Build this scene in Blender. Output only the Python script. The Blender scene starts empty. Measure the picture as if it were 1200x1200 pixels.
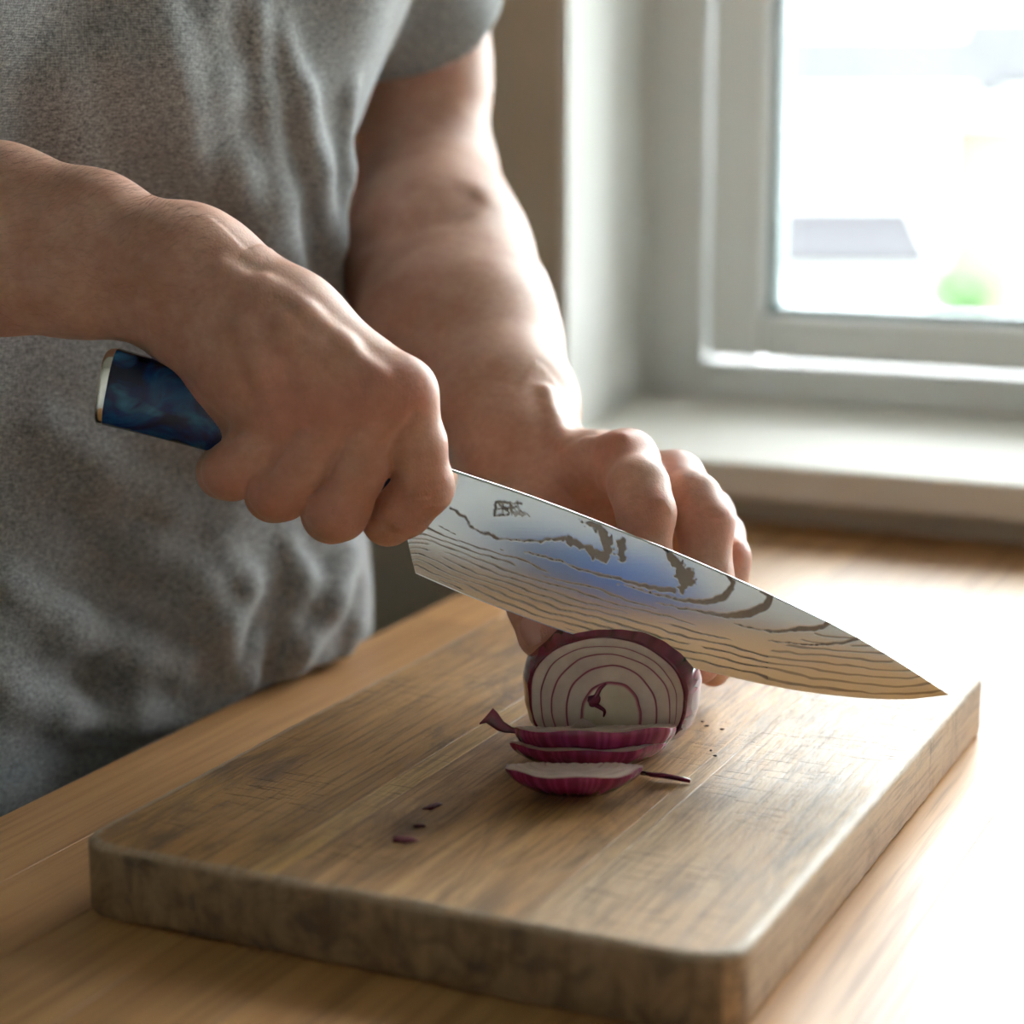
import bpy, bmesh, math, random
import numpy as np
from mathutils import Matrix, Vector

random.seed(7)
rng = np.random.default_rng(11)
scene = bpy.context.scene
COL = scene.collection

# ------------------------------------------------------------------ camera
FPX = 2400.0                      # focal length for a 1200 px frame
PITCH = math.atan(490 / 2400)
YAW = math.radians(25.0)          # the camera looks 25 degrees to the left of the worktop's long side
CAM_H = 0.245                     # above the top of the cutting board (z = 0)
_c, _s, _ca, _sa = math.cos(PITCH), math.sin(PITCH), math.cos(YAW), math.sin(YAW)
def _w(x, y, z): return np.array([x * _ca - y * _sa, x * _sa + y * _ca, z])
CR, CF, CU = _w(1, 0, 0), _w(0, _c, -_s), _w(0, _s, _c)
FH = _w(0, 1, 0)                  # horizontal viewing direction
CP = np.array([0, 0, CAM_H])
def P(px, py, d):
    """point of the room d metres deep on the photograph's ray (px, py)"""
    return CP + (CR * (px - 600) / FPX - CU * (py - 600) / FPX + CF) * d
def Pm(px, py, d): return P(px, py, d / 1000.0)
def plane_hit(px, py, ax, val):
    r = CR * (px - 600) / FPX - CU * (py - 600) / FPX + CF
    return CP + r * (val - CP[ax]) / r[ax]

cam_data = bpy.data.cameras.new('camera')
cam = bpy.data.objects.new('camera', cam_data); COL.objects.link(cam)
cam_data.sensor_width = 36; cam_data.lens = 72; cam_data.clip_start = 0.02; cam_data.clip_end = 300
m = Matrix.Identity(4)
for i in range(3):
    m[i][0], m[i][1], m[i][2], m[i][3] = CR[i], CU[i], -CF[i], CP[i]
cam.matrix_world = m
cam_data.dof.use_dof = True
cam_data.dof.focus_distance = 0.765
cam_data.dof.aperture_fstop = 5.6
scene.camera = cam

# ------------------------------------------------------------------ world: overcast sky
world = bpy.data.worlds.new('overcast_sky'); scene.world = world
world.use_nodes = True
wn = world.node_tree; wn.nodes.clear()
wo = wn.nodes.new('ShaderNodeOutputWorld'); wb = wn.nodes.new('ShaderNodeBackground')
wb.inputs[0].default_value = (0.93, 0.97, 1.0, 1); wb.inputs[1].default_value = 1.0
wn.links.new(wb.outputs[0], wo.inputs[0])

scene.view_settings.view_transform = 'Standard'; scene.view_settings.look = 'None'
scene.view_settings.gamma = 1.0; scene.view_settings.use_curve_mapping = False
scene.view_settings.exposure = 4.2

# ------------------------------------------------------------------ helpers
def tag(o, label=None, cat=None, group=None, kind=None):
    if label: o['label'] = label
    if cat: o['category'] = cat
    if group: o['group'] = group
    if kind: o['kind'] = kind
    return o
def empty(name, loc=(0, 0, 0)):
    o = bpy.data.objects.new(name, None); COL.objects.link(o); o.location = loc; o.empty_display_size = .02
    return o
def link(name, me, mat=None, parent=None, smooth=False):
    o = bpy.data.objects.new(name, me); COL.objects.link(o)
    if mat is not None and len(me.materials) == 0: me.materials.append(mat)
    if parent is not None:
        o.parent = parent
        q = parent; off = Vector((0, 0, 0))
        while q is not None: off += q.location; q = q.parent
        o.location = -off
    if smooth: me.polygons.foreach_set('use_smooth', [True] * len(me.polygons)); me.update()
    return o
def mesh(name, V, Fc):
    me = bpy.data.meshes.new(name)
    me.from_pydata([tuple(map(float, v)) for v in V], [], [tuple(map(int, q)) for q in Fc]); me.update(); return me
def mesh_np(name, V, Q):
    """quads from numpy, fast"""
    me = bpy.data.meshes.new(name)
    me.vertices.add(len(V)); me.vertices.foreach_set('co', np.asarray(V, np.float32).ravel())
    n = Q.shape[1]
    me.loops.add(Q.size); me.loops.foreach_set('vertex_index', Q.astype(np.int32).ravel())
    me.polygons.add(len(Q))
    me.polygons.foreach_set('loop_start', np.arange(0, Q.size, n, dtype=np.int32))
    me.polygons.foreach_set('loop_total', np.full(len(Q), n, np.int32))
    me.update(calc_edges=True); me.validate(); return me
def fattr(me, name, vals):
    a = me.attributes.new(name, 'FLOAT', 'POINT'); a.data.foreach_set('value', np.asarray(vals, np.float32))
def bm_mesh(name, bm):
    me = bpy.data.meshes.new(name); bm.normal_update(); bm.to_mesh(me); bm.free(); return me
def box_bm(x0, x1, y0, y1, z0, z1, bev=0.0, seg=2, bm=None):
    own = bm is None
    bm = bm or bmesh.new()
    r = bmesh.ops.create_cube(bm, size=1)
    for v in r['verts']:
        v.co = Vector(((x0 + x1) / 2 + v.co.x * (x1 - x0), (y0 + y1) / 2 + v.co.y * (y1 - y0), (z0 + z1) / 2 + v.co.z * (z1 - z0)))
    if bev > 0:
        es = list({e for v in r['verts'] for e in v.link_edges})
        bmesh.ops.bevel(bm, geom=es, offset=bev, segments=seg, profile=.5, affect='EDGES')
    return bm
def box(name, x0, x1, y0, y1, z0, z1, mat, parent=None, bev=0.0, seg=2):
    return link(name, bm_mesh(name, box_bm(x0, x1, y0, y1, z0, z1, bev, seg)), mat, parent)
def prism(name, poly, z0, z1, mat, parent=None, bev=0.0):
    bm = bmesh.new()
    lo = [bm.verts.new((x, y, z0)) for x, y in poly]; hi = [bm.verts.new((x, y, z1)) for x, y in poly]
    n = len(poly)
    bm.faces.new(lo[::-1]); bm.faces.new(hi)
    for i in range(n): bm.faces.new((lo[i], lo[(i + 1) % n], hi[(i + 1) % n], hi[i]))
    bmesh.ops.recalc_face_normals(bm, faces=bm.faces)
    if bev: bmesh.ops.bevel(bm, geom=list(bm.edges), offset=bev, segments=2, profile=.5, affect='EDGES')
    return link(name, bm_mesh(name, bm), mat, parent)

# ------------------------------------------------------------------ materials
class NT:
    def __init__(s, name):
        s.m = bpy.data.materials.new(name); s.m.use_nodes = True
        s.t = s.m.node_tree; s.t.nodes.clear()
        s.out = s.t.nodes.new('ShaderNodeOutputMaterial'); s.b = s.t.nodes.new('ShaderNodeBsdfPrincipled')
        s.t.links.new(s.b.outputs[0], s.out.inputs[0])
    def n(s, typ, **kw):
        x = s.t.nodes.new('ShaderNode' + typ)
        for k, v in kw.items(): setattr(x, k, v)
        return x
    def l(s, a, b): s.t.links.new(a, b)
    def set(s, **kw):
        for k, v in kw.items():
            i = s.b.inputs[k.replace('_', ' ')]
            if isinstance(v, (int, float)): i.default_value = v
            elif isinstance(v, tuple): i.default_value = v if len(v) == 4 or len(v) == 3 and i.type != 'RGBA' else v + (1,)
            else: s.l(v, i)
        return s
    def coord(s, scale=(1, 1, 1), rot=(0, 0, 0), loc=(0, 0, 0), kind='Object'):
        tc = s.n('TexCoord'); mp = s.n('Mapping'); s.l(tc.outputs[kind], mp.inputs[0])
        mp.inputs['Scale'].default_value = scale; mp.inputs['Rotation'].default_value = rot; mp.inputs['Location'].default_value = loc
        return mp.outputs[0]
    def noise(s, vec, scale=5, detail=4, rough=.55, dist=0.0, color=False):
        x = s.n('TexNoise'); s.l(vec, x.inputs['Vector'])
        x.inputs['Scale'].default_value = scale; x.inputs['Detail'].default_value = detail
        x.inputs['Roughness'].default_value = rough; x.inputs['Distortion'].default_value = dist
        return x.outputs[1 if color else 0]
    def ramp(s, fac, stops, mode='LINEAR'):
        r = s.n('ValToRGB'); s.l(fac, r.inputs[0]); r.color_ramp.interpolation = mode
        e = r.color_ramp.elements
        while len(e) < len(stops): e.new(.5)
        for q, (p, c) in zip(e, stops):
            q.position = p; q.color = (c, c, c, 1) if isinstance(c, (int, float)) else tuple(c) + (1,)
        return r.outputs[0]
    def mix(s, fac, a, b, mode='MIX'):
        x = s.n('Mix', data_type='RGBA', blend_type=mode)
        for v, i in ((fac, 0), (a, 6), (b, 7)):
            if isinstance(v, (int, float)): x.inputs[i].default_value = v
            elif isinstance(v, tuple): x.inputs[i].default_value = v if len(v) == 4 else v + (1,)
            else: s.l(v, x.inputs[i])
        return x.outputs[2]
    def math(s, op, a, b=0.0, clamp=False):
        x = s.n('Math', operation=op); x.use_clamp = clamp
        for v, i in ((a, 0), (b, 1)):
            if isinstance(v, (int, float)): x.inputs[i].default_value = v
            else: s.l(v, x.inputs[i])
        return x.outputs[0]
    def bump(s, h, strength=.3, dist=.001, normal=None):
        x = s.n('Bump'); x.inputs['Strength'].default_value = strength; x.inputs['Distance'].default_value = dist
        s.l(h, x.inputs['Height'])
        if normal is not None: s.l(normal, x.inputs['Normal'])
        return x.outputs[0]
    def attr(s, name): return s.n('Attribute', attribute_name=name).outputs['Fac']
    def rand(s): return s.n('ObjectInfo').outputs['Random']

def plain(name, col, rough=.6, **kw):
    t = NT(name); t.set(Base_Color=col, Roughness=rough, **kw); return t.m

def mat_paint(name, col, var=.06):
    t = NT(name); v = t.coord()
    n = t.noise(v, 9, 5)
    c = t.mix(t.ramp(n, [(.35, 0.0), (.7, 1.0)]), tuple(x * (1 - var) for x in col), col)
    t.set(Base_Color=c, Roughness=.75, Normal=t.bump(t.noise(v, 260, 3), .15, .0005))
    return t.m
M = {}
M['wall'] = mat_paint('warm_grey_wall_paint', (.60, .54, .425))
M['white'] = mat_paint('white_paint', (.80, .80, .77), .03)
M['sill'] = mat_paint('sill_paint', (.80, .77, .71), .03)
M['pvc'] = plain('white_upvc', (.80, .82, .81), .30)
M['gasket'] = plain('grey_rubber_gasket', (.20, .26, .27), .5)
M['ceil'] = mat_paint('ceiling_paint', (.8, .8, .78), .02)
def mat_floor():
    t = NT('dark_floor'); v = t.coord((1, 6, 1))
    t.set(Base_Color=t.mix(t.noise(v, 3, 5), (.10, .075, .05), (.20, .15, .10)), Roughness=.5); return t.m
M['floor'] = mat_floor()

def mat_glass():
    t = NT('window_glass'); t.t.nodes.remove(t.b)
    tr = t.n('BsdfTransparent'); tr.inputs[0].default_value = (.96, .98, .97, 1)
    gl = t.n('BsdfGlossy'); gl.inputs['Roughness'].default_value = .02
    fr = t.n('Fresnel'); fr.inputs[0].default_value = 1.45
    mx = t.n('MixShader'); t.l(fr.outputs[0], mx.inputs[0]); t.l(tr.outputs[0], mx.inputs[1]); t.l(gl.outputs[0], mx.inputs[2])
    t.l(mx.outputs[0], t.out.inputs[0]); return t.m
M['glass'] = mat_glass()

def mat_counter():
    t = NT('oiled_oak_worktop')
    rnd = t.rand()
    v = t.coord((1, 1, 1))
    off = t.n('VectorMath', operation='ADD'); t.l(v, off.inputs[0])
    cmb = t.n('CombineXYZ'); t.l(t.math('MULTIPLY', rnd, 13.0), cmb.inputs[0]); t.l(t.math('MULTIPLY', rnd, 29.0), cmb.inputs[1])
    t.l(cmb.outputs[0], off.inputs[1])
    def st(sx, sy):
        mp = t.n('Mapping'); t.l(off.outputs[0], mp.inputs[0]); mp.inputs['Scale'].default_value = (sx, sy, sx); return mp.outputs[0]
    g1 = t.noise(st(38, 2.2), 1, 4, .6, .6)
    g2 = t.noise(st(330, 9), 1, 3, .6)
    c = t.mix(t.ramp(g1, [(.3, 0.0), (.72, 1.0)]), (.43, .225, .085), (.62, .36, .155))
    tint = t.ramp(rnd, [(0, (.86, .80, .74)), (.5, (1, .97, .93)), (1, (1.12, 1.05, .98))])
    c = t.mix(1.0, c, tint, 'MULTIPLY')
    c = t.mix(t.ramp(g2, [(.33, .55), (.52, 0.0)]), c, (.26, .13, .055))
    t.set(Base_Color=c, Roughness=t.ramp(g2, [(.3, .50), (.7, .38)]), Specular_IOR_Level=.65,
          Normal=t.bump(g2, .12, .0004))
    return t.m
M['oak'] = mat_counter()

def mat_board(name, c0, c1, stain=.75, seed=0.0, warm=.5, cuts=.52):
    t = NT(name); loc = (seed, seed * 1.7, seed * .4)
    g1 = t.noise(t.coord((70, 5, 70), loc=loc), 1, 6, .62, 1.1)
    g2 = t.noise(t.coord((520, 20, 520), loc=loc), 1, 4, .65, .3)
    blot = t.noise(t.coord((34, 11, 34), loc=loc), 1, 8, .68, 1.5)
    big = t.noise(t.coord((16, 7, 16), loc=(loc[0] + 4, loc[1], 0)), 1, 4, .6, .8)
    fine = t.noise(t.coord((430, 75, 430), loc=loc), 1, 5, .72, .4)
    c = t.mix(t.ramp(g1, [(.30, 0.0), (.70, 1.0)]), c0, c1)
    c = t.mix(t.ramp(big, [(.42, .0), (.62, warm)]), c, (.50, .255, .085))
    c = t.mix(t.ramp(g2, [(.38, .60), (.52, 0.0)]), c, tuple(x * .40 for x in c0))
    c = t.mix(t.math('MULTIPLY', t.ramp(blot, [(.50, 0.0), (.64, 1.0)]), stain), c, (.085, .048, .028))
    c = t.mix(t.ramp(fine, [(.34, .28), (.48, 0.0)]), c, (.17, .095, .05))
    # short knife cuts running across the grain
    cutv = t.coord((55, 1000, 55), rot=(0, 0, math.radians(-12)), loc=loc)
    ex = t.noise(t.coord((12, 12, 12), loc=(3 + seed, 1, 0)), 1, 3)
    line = t.math('MULTIPLY', t.ramp(t.noise(cutv, .8, 2, .5), [(.62, 0.0), (.66, 1.0)]), t.ramp(ex, [(cuts, 0.0), (cuts + .12, 1.0)]))
    c = t.mix(t.math('MULTIPLY', line, .85), c, (.055, .03, .016))
    rim = t.attr('rim')
    c = t.mix(t.math('MULTIPLY', rim, t.ramp(fine, [(.3, .25), (.6, .9)])), c, (.47, .37, .27))
    h = t.math('SUBTRACT', t.math('MULTIPLY', g2, .5), t.math('MULTIPLY', line, 1.4))
    h = t.math('ADD', h, t.math('MULTIPLY', fine, .8))
    t.set(Base_Color=c, Roughness=t.ramp(fine, [(.3, .40), (.7, .56)]), Specular_IOR_Level=.38, Normal=t.bump(h, .55, .0007))
    return t.m
M['b1'] = mat_board('board_wood_olive_brown', (.27, .135, .040), (.48, .265, .085), .75, .0, .30)
M['b2'] = mat_board('board_wood_pale_strip', (.46, .265, .09), (.60, .38, .15), .25, 3.1, .2)
M['b3'] = mat_board('board_wood_tan', (.34, .175, .07), (.60, .365, .17), .60, 5.7, .55)
M['b4'] = mat_board('board_wood_light_tan', (.40, .25, .125), (.56, .38, .21), .4, 8.3, .2)
M['b5'] = mat_board('board_wood_grey_tan', (.41, .25, .13), (.61, .42, .24), .50, 12.9, .35, .45)
def mat_end():
    t = NT('dark_stained_end_grain')
    a = t.noise(t.coord((60, 60, 60)), 1, 6, .7, 1.0); b = t.noise(t.coord((200, 200, 40)), 1, 4, .6)
    c = t.ramp(a, [(.36, (.045, .026, .014)), (.48, (.17, .10, .048)), (.66, (.34, .215, .11))])
    c = t.mix(t.ramp(b, [(.4, .35), (.55, 0.0)]), c, (.08, .045, .022))
    rim = t.attr('rim')
    c = t.mix(t.math('MULTIPLY', rim, t.ramp(b, [(.3, .2), (.6, .8)])), c, (.40, .31, .22))
    t.set(Base_Color=c, Roughness=.6, Normal=t.bump(b, .4, .0006)); return t.m
M['bend'] = mat_end()

def mat_skin():
    t = NT('skin'); v = t.coord()
    red = t.attr('red'); lite = t.attr('pale')
    n = t.noise(v, 60, 4, .6); n2 = t.noise(v, 330, 3, .6)
    c = t.mix(t.ramp(n, [(.32, 0.0), (.7, 1.0)]), (.53, .290, .205), (.67, .415, .310))
    c = t.mix(t.math('MULTIPLY', red, .55, True), c, (.55, .175, .120))
    c = t.mix(t.math('MULTIPLY', lite, .5, True), c, (.66, .45, .33))
    c = t.mix(t.ramp(n2, [(.42, .20), (.56, 0.0)]), c, (.42, .20, .13))
    vo = t.n('TexVoronoi'); vo.feature = 'DISTANCE_TO_EDGE'; t.l(v, vo.inputs['Vector']); vo.inputs['Scale'].default_value = 900
    vo2 = t.n('TexVoronoi'); vo2.feature = 'DISTANCE_TO_EDGE'; t.l(t.coord((1, 1, .6), rot=(.3, .5, .2)), vo2.inputs['Vector']); vo2.inputs['Scale'].default_value = 620
    h = t.math('ADD', t.math('MULTIPLY', t.ramp(vo.outputs[0], [(0, 0.0), (.25, 1.0)]), .5), t.math('MULTIPLY', t.ramp(vo2.outputs[0], [(0, 0.0), (.2, 1.0)]), .7))
    h = t.math('ADD', h, t.math('MULTIPLY', n2, 1.2))
    t.set(Base_Color=c, Roughness=t.ramp(n2, [(.3, .40), (.7, .52)]), Specular_IOR_Level=.33,
          Subsurface_Weight=.22, Subsurface_Radius=(1.0, .42, .22), Subsurface_Scale=.004,
          Normal=t.bump(h, .20, .0003))
    return t.m
M['skin'] = mat_skin()
M['nail'] = plain('fingernail', (.60, .32, .26), .25, Coat_Weight=.2)
M['hair'] = plain('brown_arm_hair', (.10, .055, .03), .5)
M['headhair'] = plain('brown_hair', (.06, .035, .02), .6)

def mat_shirt():
    t = NT('heather_grey_jersey')
    v = t.coord()
    a = t.noise(t.coord((380, 380, 1150)), 1, 3, .7)
    b = t.noise(t.coord((1300, 1300, 420)), 1, 2, .6)
    d = t.noise(v, 26, 3)
    k = t.math('ADD', t.math('MULTIPLY', a, .62), t.math('MULTIPLY', b, .38))
    c = t.ramp(k, [(.32, (.075, .079, .083)), (.48, (.235, .245, .25)), (.66, (.46, .475, .48))])
    c = t.mix(t.ramp(d, [(.35, .14), (.6, 0.0)]), c, (.16, .165, .17))
    wv = t.n('TexWave', wave_type='BANDS', bands_direction='Z'); t.l(v, wv.inputs['Vector']); wv.inputs['Scale'].default_value = 330; wv.inputs['Distortion'].default_value = 2.0
    t.set(Base_Color=c, Roughness=.9, Specular_IOR_Level=.15, Sheen_Weight=.25, Sheen_Roughness=.5,
          Normal=t.bump(t.math('ADD', t.math('MULTIPLY', wv.outputs['Fac'], .4), k), .35, .0008))
    return t.m
M['shirt'] = mat_shirt()
M['denim'] = plain('dark_navy_denim', (.012, .016, .028), .85)
M['shoe'] = plain('black_leather', (.02, .02, .02), .45)

def mat_resin():
    t = NT('swirled_blue_resin')
    v = t.coord((1, 1, 1), kind='Object')
    w = t.noise(v, 38, 3, .5, 2.5)
    s = t.n('TexWave', wave_type='BANDS', bands_direction='DIAGONAL'); t.l(t.coord((1, 1, 1.6), rot=(0.2, .5, .9)), s.inputs['Vector'])
    s.inputs['Scale'].default_value = 16; s.inputs['Distortion'].default_value = 9; s.inputs['Detail'].default_value = 3; s.inputs['Detail Scale'].default_value = 1.6
    c = t.ramp(w, [(.36, (.0005, .005, .035)), (.50, (.001, .020, .105)), (.62, (.002, .060, .19)), (.74, (.001, .016, .09))])
    c = t.mix(t.math('MULTIPLY', t.ramp(s.outputs['Fac'], [(.62, 0.0), (.95, 1.0)]), t.ramp(w, [(.40, 0.0), (.62, .85)])), c, (.025, .15, .28))
    t.set(Base_Color=c, Roughness=.12, Specular_IOR_Level=.35); return t.m
M['resin'] = mat_resin()
M['steel_cap'] = plain('polished_steel', (.72, .69, .64), .14, Metallic=1.0)

def mat_blade():
    t = NT('layered_damascus_steel')
    ln = t.attr('etch')
    br = t.noise(t.coord((40, 40, 1400)), 1, 2)
    c = t.mix(ln, (.72, .72, .70), (.25, .215, .18))
    r = t.math('ADD', t.math('MULTIPLY', ln, .18), .12)
    t.set(Base_Color=c, Metallic=1.0, Roughness=r, Normal=t.bump(t.math('ADD', t.math('MULTIPLY', ln, -1.0), t.math('MULTIPLY', br, .15)), .10, .0001)); return t.m
M['blade'] = mat_blade()

def mat_onion_flesh(name, a, b, edge):
    t = NT(name); e = t.attr('edge')
    n = t.noise(t.coord(), 260, 4, .65); n2 = t.noise(t.coord(), 70, 3)
    c = t.mix(t.ramp(n2, [(.35, 0.0), (.68, 1.0)]), a, b)
    c = t.mix(t.math('MULTIPLY', t.math('MULTIPLY', e, e), .95, True), c, edge)
    t.set(Base_Color=c, Roughness=.32, Subsurface_Weight=.25, Subsurface_Radius=(1, .7, .8), Subsurface_Scale=.003,
          Normal=t.bump(n, .3, .0005)); return t.m
M['flesh'] = mat_onion_flesh('red_onion_flesh', (.50, .37, .33), (.66, .54, .47), (.26, .02, .07))
M['core'] = mat_onion_flesh('red_onion_core', (.54, .44, .33), (.64, .54, .42), (.34, .05, .10))
def mat_onion_skin():
    t = NT('red_onion_skin'); v = t.coord()
    ln = t.attr('streak'); n = t.noise(v, 90, 4)
    c = t.mix(t.math('MULTIPLY', ln, .7), (.085, .005, .020), (.27, .022, .07))
    c = t.mix(t.ramp(n, [(.58, 0.0), (.78, .40)]), c, (.42, .10, .15))
    t.set(Base_Color=c, Roughness=.20, Coat_Weight=.3, Coat_Roughness=.15, Subsurface_Weight=.1, Subsurface_Scale=.002, Normal=t.bump(ln, .15, .0004)); return t.m
M['oskin'] = mat_onion_skin()
M['fleck'] = plain('dried_purple_onion_fleck', (.13, .012, .03), .5)
M['crumb'] = plain('dark_brown_crumb', (.06, .03, .018), .7)
# ------------------------------------------------------------------ the room
FLOOR, CEIL = -0.926, 1.50
WR = 1.75
CT = -0.026                        # top of the worktop
def S(o): o['kind'] = 'structure'; return o
S(box('floor', -2.4, WR + .1, -2.0, 1.53, FLOOR - .1, FLOOR, M['floor']))
S(box('ceiling', -2.4, WR + .1, -2.0, 1.53, CEIL, CEIL + .1, M['ceil']))
S(box('wall_left', -2.5, -2.4, -2.0, 1.53, FLOOR, CEIL, M['wall']))
S(box('wall_right', WR, WR + .1, -2.0, 1.53, FLOOR, CEIL, M['white']))
S(box('wall_front', -2.5, WR + .1, -2.1, -2.0, FLOOR, CEIL, M['white']))
WY, WX1 = 1.245, 1.45              # inner face of the window wall, right end of its opening
wb_ = empty('wall_back', (0, WY, FLOOR)); S(wb_)
prism('wall_pier', [(-2.4, WY), (-.546, WY), (-.590, 1.53), (-2.4, 1.53)], FLOOR, CEIL, M['wall'], wb_)
prism('window_reveal', [(-.546, WY - .001), (-.540, WY - .001), (-.584, 1.53), (-.590, 1.53)], -.012, 1.25, M['white'], wb_)
box('wall_apron', -.560, WX1, WY + .005, 1.53, FLOOR, -.007, M['wall'], wb_)
box('lintel', -.60, WX1, WY, 1.53, 1.25, CEIL, M['wall'], wb_)
box('wall_pier', WX1, WR, WY, 1.53, FLOOR, CEIL, M['wall'], wb_)
S(box('trim_1', -.582, WX1, 1.218, 1.5, -.007, .016, M['sill'], None, .003, 3))     # window sill

win = empty('window_1', (0, 1.5, .016)); S(win)
def frame_ring(name, x0, x1, z0, z1, w, y0, y1, mat, bev=.003, wb=None):
    wb = wb or w
    box(name, x0, x0 + w, y0, y1, z0, z1, mat, win, bev); box(name, x1 - w, x1, y0, y1, z0, z1, mat, win, bev)
    box(name, x0 + w, x1 - w, y0, y1, z0, z0 + wb, mat, win, bev); box(name, x0 + w, x1 - w, y0, y1, z1 - w, z1, mat, win, bev)
frame_ring('window_frame', -.590, WX1, .016, 1.25, .060, 1.482, 1.53, M['pvc'], .003, .028)
box('mullion', .45, .53, 1.482, 1.53, .03, 1.22, M['pvc'], win, .003)
for x0, x1 in ((-.524, .452), (.528, WX1 - .066)):
    frame_ring('sash', x0, x1, .048, 1.19, .044, 1.474, 1.525, M['pvc'], .005, .034)
    frame_ring('gasket', x0 + .0435, x1 - .0435, .0815, 1.147, .006, 1.490, 1.512, M['gasket'], .0)
    box('glass_pane', x0 + .046, x1 - .046, 1.499, 1.503, .084, 1.144, M['glass'], win)


# ------------------------------------------------------------------ unseen furniture added behind the camera for its brown and blue reflection in the blade
def mat_walnut():
    t = NT('added_sideboard_wood'); g = t.noise(t.coord((6, 60, 60)), 1, 4, .6, .6)
    t.set(Base_Color=t.mix(g, (.24, .12, .05), (.42, .24, .11)), Roughness=.4); return t.m
M['walnut'] = mat_walnut()
M['added_blanket'] = plain('added_blue_wool', (.006, .13, .46), .9, Sheen_Weight=.2)
sbx = empty('added_sideboard', (1.1, -1.77, FLOOR)); tag(sbx, 'unseen brown wooden cupboard added for its reflection in the blade', 'added_sideboard')  # added out of view so the blade reflects brown
box('body', .55, 1.74, -1.99, -1.56, FLOOR + .14, -.26, M['walnut'], sbx, .004)
for k in range(3):
    d_ = box('door', .56 + k * .395, .56 + k * .395 + .385, -1.565, -1.545, FLOOR + .16, -.29, M['walnut'], sbx, .003)
    box('knob', .73 + k * .395, .75 + k * .395, -1.548, -1.525, -.52, -.50, M['steel_cap'], d_, .004)
for lx in (.60, 1.66):
    for ly in (-1.95, -1.62): box('leg', lx, lx + .04, ly, ly + .04, FLOOR, FLOOR + .145, M['walnut'], sbx, .004)
bk = empty('added_folded_blanket', (.955, -1.75, -.26)); tag(bk, 'unseen folded blue wool added for its reflection in the blade', 'added_blanket')  # added out of view to give the blade a blue reflection
for k in range(3):
    box('fold', .83 + .004 * k, 1.08 - .006 * k, -1.92, -1.58 + .006 * k, -.26 + k * .062, -.26 + (k + 1) * .062 + .001, M['added_blanket'], bk, .024, 4)

# ------------------------------------------------------------------ outside, seen through the glass
M['grass'] = plain('lawn', (.12, .14, .09), .9)
M['render'] = plain('white_render', (.60, .61, .62), .9, Specular_IOR_Level=.1)
M['slate'] = plain('weathered_grey_tiles', (.050, .050, .053), .9, Specular_IOR_Level=.1)
M['slate2'] = plain('weathered_grey_lean_to_tiles', (.052, .050, .054), .9, Specular_IOR_Level=.1)
def mat_brick():
    t = NT('pale_brick'); b = t.n('TexBrick'); t.l(t.coord((1, 1, 1), rot=(math.radians(90), 0, 0)), b.inputs['Vector'])
    b.inputs['Scale'].default_value = 4; b.inputs['Color1'].default_value = (.20, .135, .115, 1); b.inputs['Color2'].default_value = (.17, .12, .10, 1); b.inputs['Mortar'].default_value = (.19, .18, .17, 1)
    t.set(Base_Color=b.outputs[0], Roughness=.9); return t.m
M['brick'] = mat_brick()
M['darkglass'] = plain('dark_window_glass', (.03, .045, .03), .15)
M['leaf'] = plain('spring_green_leaf', (.10, .19, .075), .6)
M['bark'] = plain('bark', (.12, .08, .05), .9)
GND = -5.4
S(box('ground', -70, 60, -40, 120, GND - .2, GND, M['grass']))
HX = 1 / 60.0                      # metres per photograph pixel at 40 m
def hp(px, py, d=40.0):            # point on a house front that faces the window
    k = d / 40.0
    return (px - 600) * HX * k, CAM_H + (110 - py) * HX * k
def house_box(name, px0, px1, py0, py1, d, thick, mat, parent, ztop=None, zbot=None):
    """a box facing the camera side; its near face stands d metres away"""
    x0, z1 = hp(px0, py0, d); x1, z0 = hp(px1, py1, d)
    if zbot is not None: z0 = zbot
    bm = box_bm(x0, x1, d, d + thick, z0, z1)
    for v in bm.verts:
        q = _w(v.co.x, v.co.y, v.co.z); v.co = Vector(q)
    return link(name, bm_mesh(name, bm), mat, parent)
def house_wedge(name, px0, px1, py_eave, py_ridge, d, depth, mat, parent, over=.25):
    x0, ze = hp(px0, py_eave, d); x1, _ = hp(px1, py_eave, d); _, zr = hp(px0, py_ridge, d + depth)
    pts = [(d - over, ze), (d + depth, zr), (d + depth, zr - .2), (d - over, ze - .16)]
    bm = bmesh.new()
    A = [bm.verts.new(Vector(_w(x0, y, z))) for y, z in pts]; B = [bm.verts.new(Vector(_w(x1, y, z))) for y, z in pts]
    bm.faces.new(A[::-1]); bm.faces.new(B)
    for i in range(4): bm.faces.new((A[i], A[(i + 1) % 4], B[(i + 1) % 4], B[i]))
    bmesh.ops.recalc_face_normals(bm, faces=bm.faces)
    return link(name, bm_mesh(name, bm), mat, parent)
hc = _w(6.0, 43, 0)
hs = empty('house', (hc[0], hc[1], GND)); tag(hs, 'white rendered house with grey tiled roof seen through the window', 'house')
house_box('wall', 780, 1104, 112, 240, 40, 6, M['render'], hs, zbot=GND)
house_wedge('roof', 760, 1160, 108, 40, 40, 3.4, M['slate'], hs)
house_box('gutter', 770, 1130, 107, 113, 39.7, .12, M['render'], hs)
house_wedge('lean_to_roof', 900, 1092, 300, 236, 37.6, 2.4, M['slate2'], hs, .1)
house_box('lean_to_wall', 905, 1088, 300, 400, 37.7, 2.2, M['render'], hs, zbot=GND)
wf = house_box('window', 975, 1062, 140, 205, 39.9, .15, M['render'], hs)
house_box('pane', 998, 1029, 160, 190, 39.86, .06, M['darkglass'], wf)
house_box('pane', 1034, 1056, 180, 188, 39.86, .06, M['slate'], wf)
hb = _w(11.0, 41.5, 0)
hs2 = empty('house', (hb[0], hb[1], GND)); tag(hs2, 'pale brick house with white fascia beside the white house', 'house')
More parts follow.
